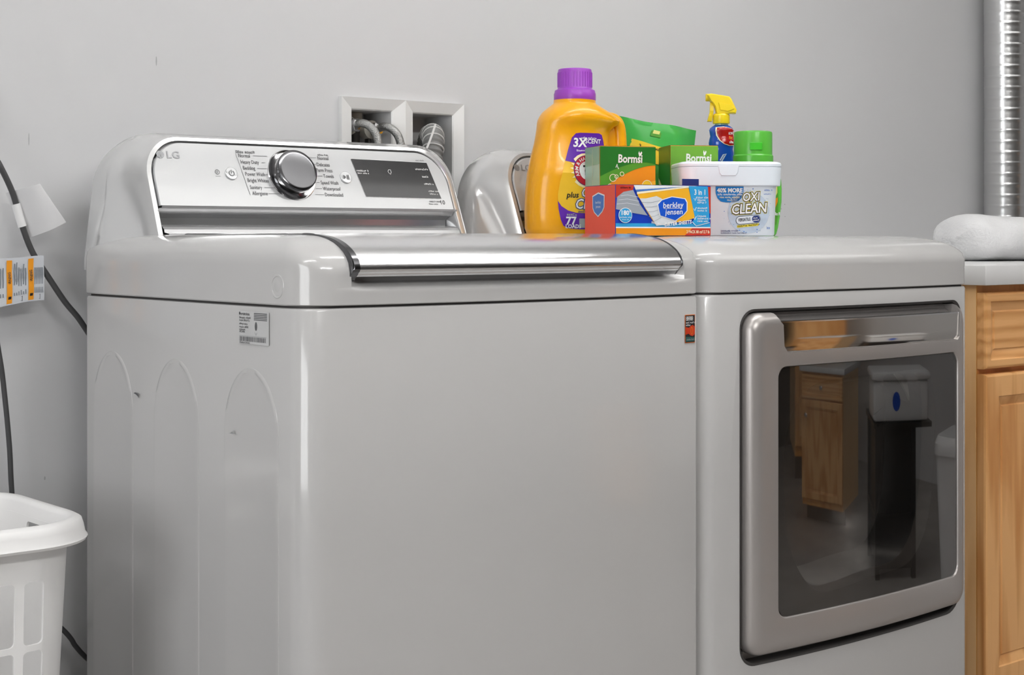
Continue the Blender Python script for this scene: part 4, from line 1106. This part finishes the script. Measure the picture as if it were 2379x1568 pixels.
for k in range(5): strip_loop(bj, 'towel_fold', q([(.262 + .026 * k, .66 - .095 * k), (.36 + .012 * k, .655 - .09 * k), (.47, .70 - .085 * k)]), .0006, 'towel_print_grey', FF, 6, closed=False)
sh = [(.435, .62), (.475, .70), (.58, .765), (.715, .73), (.735, .66), (.735, .50), (.70, .42), (.615, .305), (.46, .40), (.447, .50)]
decal(bj, 'shield', q([(.59 + (a - .59) * 1.07, .53 + (b - .53) * 1.07) for a, b in sh]), 'print_white', FF, 7); decal(bj, 'shield', q(sh), 'shield_blue', FF, 8)
text(bj, 'berkley', L * .59, H * .605, H * .155, 'print_white', FF, 9, 'CENTER', bold=.01, shear=.1, rot=.03); text(bj, 'jensen', L * .60, H * .470, H * .155, 'print_white', FF, 9, 'CENTER', bold=.01, shear=.1, rot=.03)
decal(bj, 'front_print', q([(.49, .535), (.69, .545), (.69, .553), (.49, .543)]), 'print_white', FF, 9)
decal(bj, 'front_print', q([(.76, .99), (.955, .985), (.985, .97), (.98, .27), (.84, .205), (.80, .27), (.825, .37), (.79, .70)]), 'sky_blue', FF, 5)
strip_loop(bj, 'front_print', q([(.795, .28), (.84, .195), (.985, .265)]), .0009, 'print_white', FF, 6, closed=False)
decal(bj, 'front_print', q([(.965, .98), (.995, .98), (.995, .45), (.982, .45)]), 'red_deep', FF, 6)
text(bj, '3 in 1', L * .815, H * .865, H * .150, 'print_white', FF, 7, bold=.02, sx=.82)
for i, (s, v) in enumerate((('~8', .765), ('~6', .715), ('~7', .665), ('~7', .555), ('~7', .505), ('~6', .395), ('~10', .345), ('~8', .295))):
    text(bj, s, L * .852, H * v, H * .062, 'print_white', FF, 7, bold=.01)
strip_loop(bj, 'check_mark', q([(.815, .75), (.825, .70), (.845, .78)]), .0011, 'print_white', FF, 7, closed=False)
strip_loop(bj, 'check_mark', q([(.812, .54), (.822, .50), (.84, .57)]), .0011, 'print_white', FF, 7, closed=False); strip_loop(bj, 'check_mark', q([(.812, .36), (.822, .32), (.84, .39)]), .0011, 'print_white', FF, 7, closed=False)
decal(bj, 'round_badge', circle(L * .095, H * .40, H * .150, 28), 'print_white', FF, 7); decal(bj, 'round_badge', circle(L * .095, H * .40, H * .138, 28), 'sky_blue', FF, 8)
text(bj, '180°', L * .10, H * .445, H * .125, 'print_white', FF, 9, 'CENTER', bold=.03); text(bj, '~11', L * .095, H * .365, H * .045, 'print_white', FF, 9, 'CENTER', bold=.02); text(bj, '~8', L * .095, H * .32, H * .04, 'print_white', FF, 9, 'CENTER', bold=.02)
text(bj, 'DRYER SHEETS', L * .50, H * .215, H * .098, 'print_white', FF, 9, bold=.03, shear=.2, rot=.10, sx=.95); text(bj, '~14', L * .365, H * .265, H * .06, 'print_white', FF, 9, rot=-.15)
sd = [(.28, .78), (.46, .84), (.64, .79), (.635, .57), (.58, .49), (.45, .40), (.33, .48), (.285, .56)]
def qs(P): return [(S * a, H * b) for a, b in P]
decal(bj, 'shield', qs([(.46 + (a - .46) * 1.12, .62 + (b - .62) * 1.12) for a, b in sd]), 'print_white', FL, 2); decal(bj, 'shield', qs(sd), 'badge_blue', FL, 3)
text(bj, 'berkley', S * .46, H * .665, H * .085, 'print_white', FL, 4, 'CENTER'); text(bj, 'jensen', S * .46, H * .58, H * .085, 'print_white', FL, 4, 'CENTER')
# paper leaflet tucked behind the carton top
lf_ = tag(mk('leaflet', *boxvf(0, .030, 0, .0012, 0, .012), 'navy', None, 0), 'small dark blue card edge resting on dryer sheet box', 'card')
lf_.location = Matrix.Translation(bj.location) @ Matrix.Rotation(-math.radians(17), 4, 'Z') @ Vector((.135, .030, H - .0002)); lf_.rotation_euler = (0, 0, -math.radians(17))

# --- white stain-remover tub
x, y = plan(.3595, 2.660); tb = item('powder_tub', 'white plastic tub of stain remover powder with lid', 'tub', x, y, 36)
def trr(w, d, z, r): return [(a, b, z) for a, b in rrect(-w, w, -d, d, r, 8, 8)]
HT = .1225
mk('tub_body', *loft([trr(.0740, .050, 0, .020), trr(.0755, .0515, .002, .022), trr(.0785, .0545, HT - .042, .024), trr(.0795, .0555, HT - .038, .024)]), 'tub_white', tb, 40)
ld = mk('lid', *loft([trr(.0838, .059, HT - .040, .026), trr(.0845, .060, HT - .039, .026), trr(.0860, .0615, HT - .012, .027), trr(.0860, .0615, HT - .009, .027), trr(.0845, .060, HT - .0085, .026), trr(.0862, .0617, HT - .008, .027), trr(.0862, .0617, HT - .004, .027), trr(.0845, .060, HT - .0015, .026), trr(.080, .056, HT, .024)]), 'tub_white', tb, 30)
mk('lid_tab', *loft([[(a, -.0612 - y_, b) for a, b in rr_] for rr_, y_ in (([(-.026, HT - .006), (-.0235, HT - .020), (-.020, HT - .024), (.004, HT - .024), (.0075, HT - .020), (.010, HT - .006)], 0), ([(-.025, HT - .006), (-.0225, HT - .019), (-.0195, HT - .0228), (.0035, HT - .0228), (.0065, HT - .019), (.009, HT - .006)], .0014))]), 'tub_white', ld, 30)
def tsurf(u, v, l): 
    k = v / (HT - .042); d = .0515 + .003 * k
    return Vector((u - .010, -d - .0006 - .0003 * l, v))
decal(tb, 'blue_flash', [(-.0180, .0812), (-.0180, .070), (-.0150, .062), (-.0095, .0565), (-.002, .0550), (.012, .0550), (.020, .0572), (.0258, .0625), (.0282, .071), (.0285, .0812)], 'flash_blue', tsurf, 1)
text(tb, '40% MORE', .0055, .0745, .0096, 'print_white', tsurf, 3, 'CENTER', bold=.04, sx=.95); text(tb, '~20', .0055, .0682, .0055, 'print_white', tsurf, 3, 'CENTER', bold=.02, sx=.72); text(tb, '~18', .0055, .0635, .0050, 'cream', tsurf, 3, 'CENTER', bold=.02, sx=.75); text(tb, '~4', .0055, .0590, .0042, 'cream', tsurf, 3, 'CENTER')
decal(tb, 'splash', circle(.0370, .0385, .0345, 40), 'splash_blue', tsurf, 1)
for k in range(60):
    a = random.uniform(0, 2 * PI); r_ = random.gauss(.034, .003)
    decal(tb, 'splash_drop', circle(.0370 + r_ * math.cos(a), .0385 + r_ * math.sin(a), random.uniform(.0004, .0011), 7), 'badge_blue' if k % 3 == 0 else 'splash_blue', tsurf, 2)
mat('logo_yellow', rgb(244, 226, 60), .4)
for s, u_, v_, sz in (('OXI', .0405, .0635, .0195), ('CLEAN', .0372, .0440, .0225)):
    text(tb, s, u_, v_, sz, 'logo_yellow', tsurf, 3, 'CENTER', bold=.10, shear=.16, rot=.06, sx=.84)
    text(tb, s, u_, v_, sz, 'print_black', tsurf, 4, 'CENTER', bold=.075, shear=.16, rot=.06, sx=.84)
    text(tb, s, u_, v_, sz, 'print_white', tsurf, 5, 'CENTER', bold=.02, shear=.16, rot=.06, sx=.84)
pill = [(a, b) for a, b in rrect(.0165, .0565, .0205, .0325, .0058, 6)]
def rotp(P, a=.09, c=(.0365, .0265)): return [(c[0] + (x - c[0]) * math.cos(a) - (y - c[1]) * math.sin(a), c[1] + (x - c[0]) * math.sin(a) + (y - c[1]) * math.cos(a)) for x, y in P]
decal(tb, 'name_pill', rotp(rrect(.0158, .0572, .0198, .0332, .0064, 6)), 'print_black', tsurf, 3); decal(tb, 'name_pill', rotp(pill), 'tub_white', tsurf, 4)
decal(tb, 'name_pill', rotp([p for p in rrect(.0430, .0560, .0210, .0320, .0050, 6)]), 'navy', tsurf, 5)
text(tb, 'VERSATILE', .0195, .0255, .0072, 'print_black', tsurf, 6, bold=.02, rot=.09, sx=.62); text(tb, '~3', .0450, .0292, .0045, 'print_white', tsurf, 6, bold=.02, rot=.09); text(tb, '~5', .0445, .0255, .0045, 'print_white', tsurf, 6, bold=.02, rot=.09)
decal(tb, 'yellow_flash', rotp([(.0170, .0150), (.0520, .0150), (.0545, .0188), (.0170, .0188)]), 'logo_yellow', tsurf, 3); text(tb, '~20', .0190, .0158, .0045, 'print_black', tsurf, 4, rot=.09, sx=.8)
text(tb, '~13', -.0090, .0082, .0042, 'navy', tsurf, 2); text(tb, '~30', -.0090, .0045, .0034, 'navy', tsurf, 2, sx=.85)
text(tb, '~6', .0635, .0755, .0048, 'badge_blue', tsurf, 2); text(tb, '~9', .0625, .0690, .0036, 'badge_blue', tsurf, 2, sx=.8); text(tb, '~2', .068, .0125, .0055, 'badge_blue', tsurf, 2)

# --- green pouch standing behind the cartons
pc = item('refill_pouch', 'green and yellow resealable pouch behind the soap cartons', 'pouch', 1.030, .4230, 8)
V = []; F = []; nU, nV = 24, 24; PW, PH = .160, .204
for sgn in (-1, 1):
    for i in range(nU + 1):
        for j in range(nV + 1):
            a, b = i / nU * 2 - 1, j / nV
            prof_ = .030 * (1 - b) ** .7 * (1 - abs(a) ** 3) + .0012
            hh = PH * b * (1 + (.050 * (-a) + .006 * math.sin(a * 3) * b) if b > .0 else 1)
            ww = PW / 2 * (1 + .05 * (b - .75) * (1 if b > .75 else 0)) * a + (.010 * (b - .6) * a * 2 if b > .6 else 0)
            V.append((ww, sgn * prof_ + .003 * math.sin(6 * a + 3 * b) * b, hh))
m_ = (nU + 1) * (nV + 1)
for s in (0, m_):
    for i in range(nU):
        for j in range(nV): k = s + i * (nV + 1) + j; F.append((k, k + 1, k + nV + 2, k + nV + 1))
edge = [i * (nV + 1) for i in range(nU + 1)] + [nU * (nV + 1) + j for j in range(1, nV + 1)] + [i * (nV + 1) + nV for i in range(nU - 1, -1, -1)] + [j for j in range(nV - 1, 0, -1)]
for k in range(len(edge)): a, b = edge[k], edge[(k + 1) % len(edge)]; F.append((a, b, b + m_, a + m_))
mk('pouch_skin', V, F, 'pouch_green', pc, 70)
def psurf(u, v, l):
    a = u / (PW / 2); b = v / PH; prof_ = .030 * max(0, 1 - b) ** .7 * (1 - abs(a) ** 3) + .0012
    return Vector((u, -prof_ + .003 * math.sin(6 * a + 3 * b) * b - .0008 - .0003 * l, v * (1 + .050 * (-a))))
decal(pc, 'yellow_band', [(-.074, .130), (.074, .124), (.074, .150), (.02, .158), (-.074, .168)], 'pouch_yellow', psurf, 1, .008)
text(pc, '~8', -.036, .1556, .0085, 'print_black', psurf, 3, rot=-.03); text(pc, '3', -.052, .1560, .0095, 'print_black', psurf, 3, bold=.02, rot=-.03)
decal(pc, 'tear_notch', [(-.022, .178), (.000, .177), (.003, .186), (-.016, .189)], 'green_mid', psurf, 1, .008); decal(pc, 'tear_notch', [(-.016, .183), (-.002, .183), (.001, .189), (-.012, .190)], 'leaf_print', psurf, 2, .008)

# --- spray bottle with yellow trigger
x, y = plan(.3815, 2.880); sp = item('spray_bottle', 'blue and red spray bottle with yellow trigger head', 'spray bottle', x, y, 42)
def oval(a, b, z, c=0, N=36): return [(c + a * math.cos(2 * PI * i / N), b * math.sin(2 * PI * i / N), z) for i in range(N)]
K2 = 3669.92 / 2.88
def zz_(yp): return (549 - yp) / K2
prof = [(549, 33), (545, 35.5), (520, 37), (470, 37), (430, 35), (400, 33), (380, 31), (365, 29), (356, 28.5), (349, 27), (342, 28), (334, 29.5), (326, 28), (318, 26), (312, 27), (304, 28.5), (299, 26), (295, 21), (292, 16)]
prof = [(zz_(a), b / K2) for a, b in prof]
mk('bottle', *loft([oval(r, r * .72, z) for z, r in prof]), 'spray_blue', sp, 60)
mk('neck', *loft([oval(15.5 / K2, 15.5 / K2, zz_(293)), oval(15.5 / K2, 15.5 / K2, zz_(286))]), 'spray_clear', sp)
def ssurf(u, v, l):
    r = prof[-1][1]
    for (z0_, r0_), (z1_, r1_) in zip(prof, prof[1:]):
        if z0_ <= v <= z1_: r = r0_ + (r1_ - r0_) * (v - z0_) / (z1_ - z0_); break
    k = min(.97, abs(u / r)); return Vector((u, -.72 * r * math.sqrt(1 - k * k) - .0006 - .0003 * l, v))
rp = [(-14, 298), (4, 296), (22, 300), (27, 305), (26, 315), (27, 330), (27, 340), (16, 341), (4, 337), (-6, 329), (-13, 317), (-15, 305)]
rl_ = decal(sp, 'red_label', [(a * 1.04 / K2, zz_(b)) for a, b in rp], 'cream', ssurf, 1, .004); decal(sp, 'red_label', [((a + 2) / K2 * .97, zz_(317) + (zz_(b) - zz_(317)) * .95) for a, b in rp], 'spray_red', ssurf, 2, .004)
text(sp, '~5', .0120, zz_(311), .0100, 'print_white', ssurf, 3, bold=.02, sx=.42); text(sp, '~3', .0130, zz_(322), .0090, 'orange', ssurf, 3, bold=.03, sx=.6); text(sp, '~4', .0135, zz_(332), .0080, 'print_white', ssurf, 3, bold=.02, sx=.55)
strip_loop(sp, 'bottle_streak', [(-.004, zz_(375)), (.002, zz_(362)), (.0075, zz_(360)), (.004, zz_(366)), (-.001, zz_(377))], .0022, 'splash_blue', ssurf, 1, closed=False)
# trigger head, profile in X (towards nozzle is -X)
hd = empty('spray_head'); hd.parent = sp
def hx(xp): return (xp - 1676) / K2
mk('screw_collar', *loft([oval(19 / K2, 19 / K2, zz_(289)), oval(20 / K2, 20 / K2, zz_(287)), oval(19.5 / K2, 19.5 / K2, zz_(270)), oval(17 / K2, 17 / K2, zz_(266))]), 'trigger_yellow', hd, 30)
def slab(P, w0, w1, name, m):
    V = [(hx(a), s * (w0 + (w1 - w0) * 0), zz_(b)) for s in (-1, 1) for a, b in P]
    cxp = sum(p[0] for p in P) / len(P); czp = sum(p[1] for p in P) / len(P)
    rings = []
    for k, yy in ((.86, -w0), (.97, -w0 * .82), (1, -w0 * .5), (1, w0 * .5), (.97, w0 * .82), (.86, w0)):
        rings.append([(hx(cxp + (a - cxp) * k), yy, zz_(czp + (b - czp) * k)) for a, b in P])
    return mk(name, *loft(rings), m, hd, 30)
slab([(1641, 221), (1652, 219), (1694, 226), (1699, 232), (1711, 258), (1709, 266), (1696, 266), (1690, 268), (1664, 268), (1660, 250), (1654, 240), (1648, 235)], .0125, 0, 'shroud', 'trigger_yellow')
slab([(1650, 238), (1659, 243), (1658, 262), (1654, 284), (1643, 284), (1649, 262)], .0055, 0, 'trigger', 'trigger_yellow')
V, F = lathevf([(.0055, 0), (.007, .002), (.007, .0095), (.006, .011)], 18)
mk('nozzle', [(hx(1646) - p[2] + .006, p[0], zz_(228) + p[1]) for p in V], F, 'trigger_yellow', hd, 30)
slab([(1666, 240), (1700, 246), (1706, 256), (1690, 262), (1670, 258)], .0142, 0, 'side_cheek', 'trigger_yellow')

# --- green softener bottle with wide cap
x, y = plan(.4290, 2.812); gb = item('softener_bottle', 'bright green softener bottle with wide translucent cap behind the tub', 'bottle', x, y, 40)
K3 = 3669.92 / 2.812
def zg(yp): return (549 - yp) / K3
prof = [(549, 50), (545, 54), (530, 58), (500, 63), (470, 66), (440, 66.5), (420, 65), (400, 61), (388, 53), (380, 47), (376, 45), (364, 45)]
prof = [(zg(a), b / K3) for a, b in prof]
mk('bottle_body', *loft([[(p[0] + .0, p[1], p[2]) for p in oval(r, min(r * .62, .0345), z, 0, 44)] for z, r in prof]), 'bottle_green', gb, 60)
mk('cap', *lathevf([(46.5 / K3, zg(380)), (46.5 / K3, zg(364)), (45 / K3, zg(362)), (44.4 / K3, zg(361)), (44.4 / K3, zg(312)), (43.4 / K3, zg(308.5)), (40 / K3, zg(307)), (38 / K3, zg(309))], 44), 'cap_green', gb, 30)
V, F = boxvf(-.011, .011, -.0352, -.0335, zg(352), zg(335), .0005)
mk('cap_window', V, F, 'cap_green_core', gb, 20)
def gsurf(u, v, l):
    r = prof[0][1]
    for (z0_, r0_), (z1_, r1_) in zip(prof, prof[1:]):
        if z0_ <= v <= z1_: r = r0_ + (r1_ - r0_) * (v - z0_) / (z1_ - z0_); break
    k = min(.985, abs(u / r)); return Vector((u, -min(r * .62, .0345) * math.sqrt(1 - k * k) - .0006 - .0003 * l, v))
decal(gb, 'label', [(-.040, .020), (.040, .020), (.0425, .06), (.0405, .10), (.030, .116), (-.030, .116), (-.0405, .10), (-.0425, .06)], 'green_mid', gsurf, 1, .005)
decal(gb, 'label_flower', [(.026, .060), (.034, .066), (.040, .076), (.0395, .090), (.034, .094), (.028, .085)], 'leaf_print', gsurf, 2, .004)
decal(gb, 'label_flower', [(.028, .052), (.036, .050), (.0405, .060), (.0405, .068), (.034, .064)], 'orange', gsurf, 3, .004)
text(gb, '~5', .022, .040, .012, 'print_white', gsurf, 3, bold=.02)

# ------------------------------------------------------------------ things across the room, seen in the dryer door
oc = oak_cabinet('oak_cabinet', 'low oak bedside cabinet across the room, facing the dryer', (3.18, -1.90, 0), -1.911, .38, d=.40)
oc.scale = (1, 1, .58)
ct = mk('cabinet_top', *boxvf(-.02, .40, -.025, .42, .5188, .540, .003), 'counter', None, 30)
ct.location = (3.18, -1.90, 0); ct.rotation_euler = (0, 0, -1.911)
tag(ct, 'white top board on the low oak bedside cabinet', 'board')
oak_cabinet('oak_cabinet', 'tall oak base cabinet standing in the far corner by the right wall', (4.05, -2.60, 0), -2.487, .56)
rk = thing('black_rack', 'black metal rack standing across the room', 'rack', (2.915, -1.015, 0), -2.35)
for xx in (0, .26):
    for yy in (0, .36): mk('post', *boxvf(xx, xx + .03, yy, yy + .03, 0, .435), 'black_metal', rk, 0)
mk('shelf', *boxvf(-.12, .30, -.01, .40, .435, .450), 'black_metal', rk, 0); mk('shelf', *boxvf(0, .29, 0, .39, .18, .19), 'black_metal', rk, 0)
mk('back_panel', *boxvf(.03, .27, .375, .385, .19, .435), 'black_metal', rk, 0)
mk('front_panel', *boxvf(.03, .26, .006, .016, .03, .435), 'black_metal', rk, 0)
mk('side_panel', *boxvf(.263, .273, .03, .36, .03, .435), 'black_metal', rk, 0)
bx_ = thing('storage_box', 'white storage box with round blue badge on black rack', 'box', (2.985, -.945, .4505), -2.35)
mk('body', *boxvf(0, .40, 0, .24, 0, .12, .015), 'bin_white', bx_, 40); mk('lid', *boxvf(-.012, .412, -.012, .252, .12, .145, .012), 'bin_white', bx_, 40)
decal(bx_, 'round_badge', circle(.24, .06, .028, 28), 'shield_blue', Face((0, -.0004, 0), (1, 0, 0), (0, 0, 1)), 1)
bn = thing('waste_bin', 'tall white waste bin across the room from the dryer', 'bin', (2.86, -.62, 0))
mk('bin_body', *loft([[(a, b, z) for a, b in rrect(-.13 - k, .13 + k, -.11 - k, .11 + k, .04, 6)] for z, k in ((0, 0), (.40, .03))]), 'bin_white', bn, 40)
mk('bin_lid', *loft([[(a, b, z) for a, b in rrect(-.13 - k, .13 + k, -.11 - k, .11 + k, .04, 6)] for z, k in ((.40, .036), (.43, .036), (.45, .02))]), 'bin_white', bn, 40)
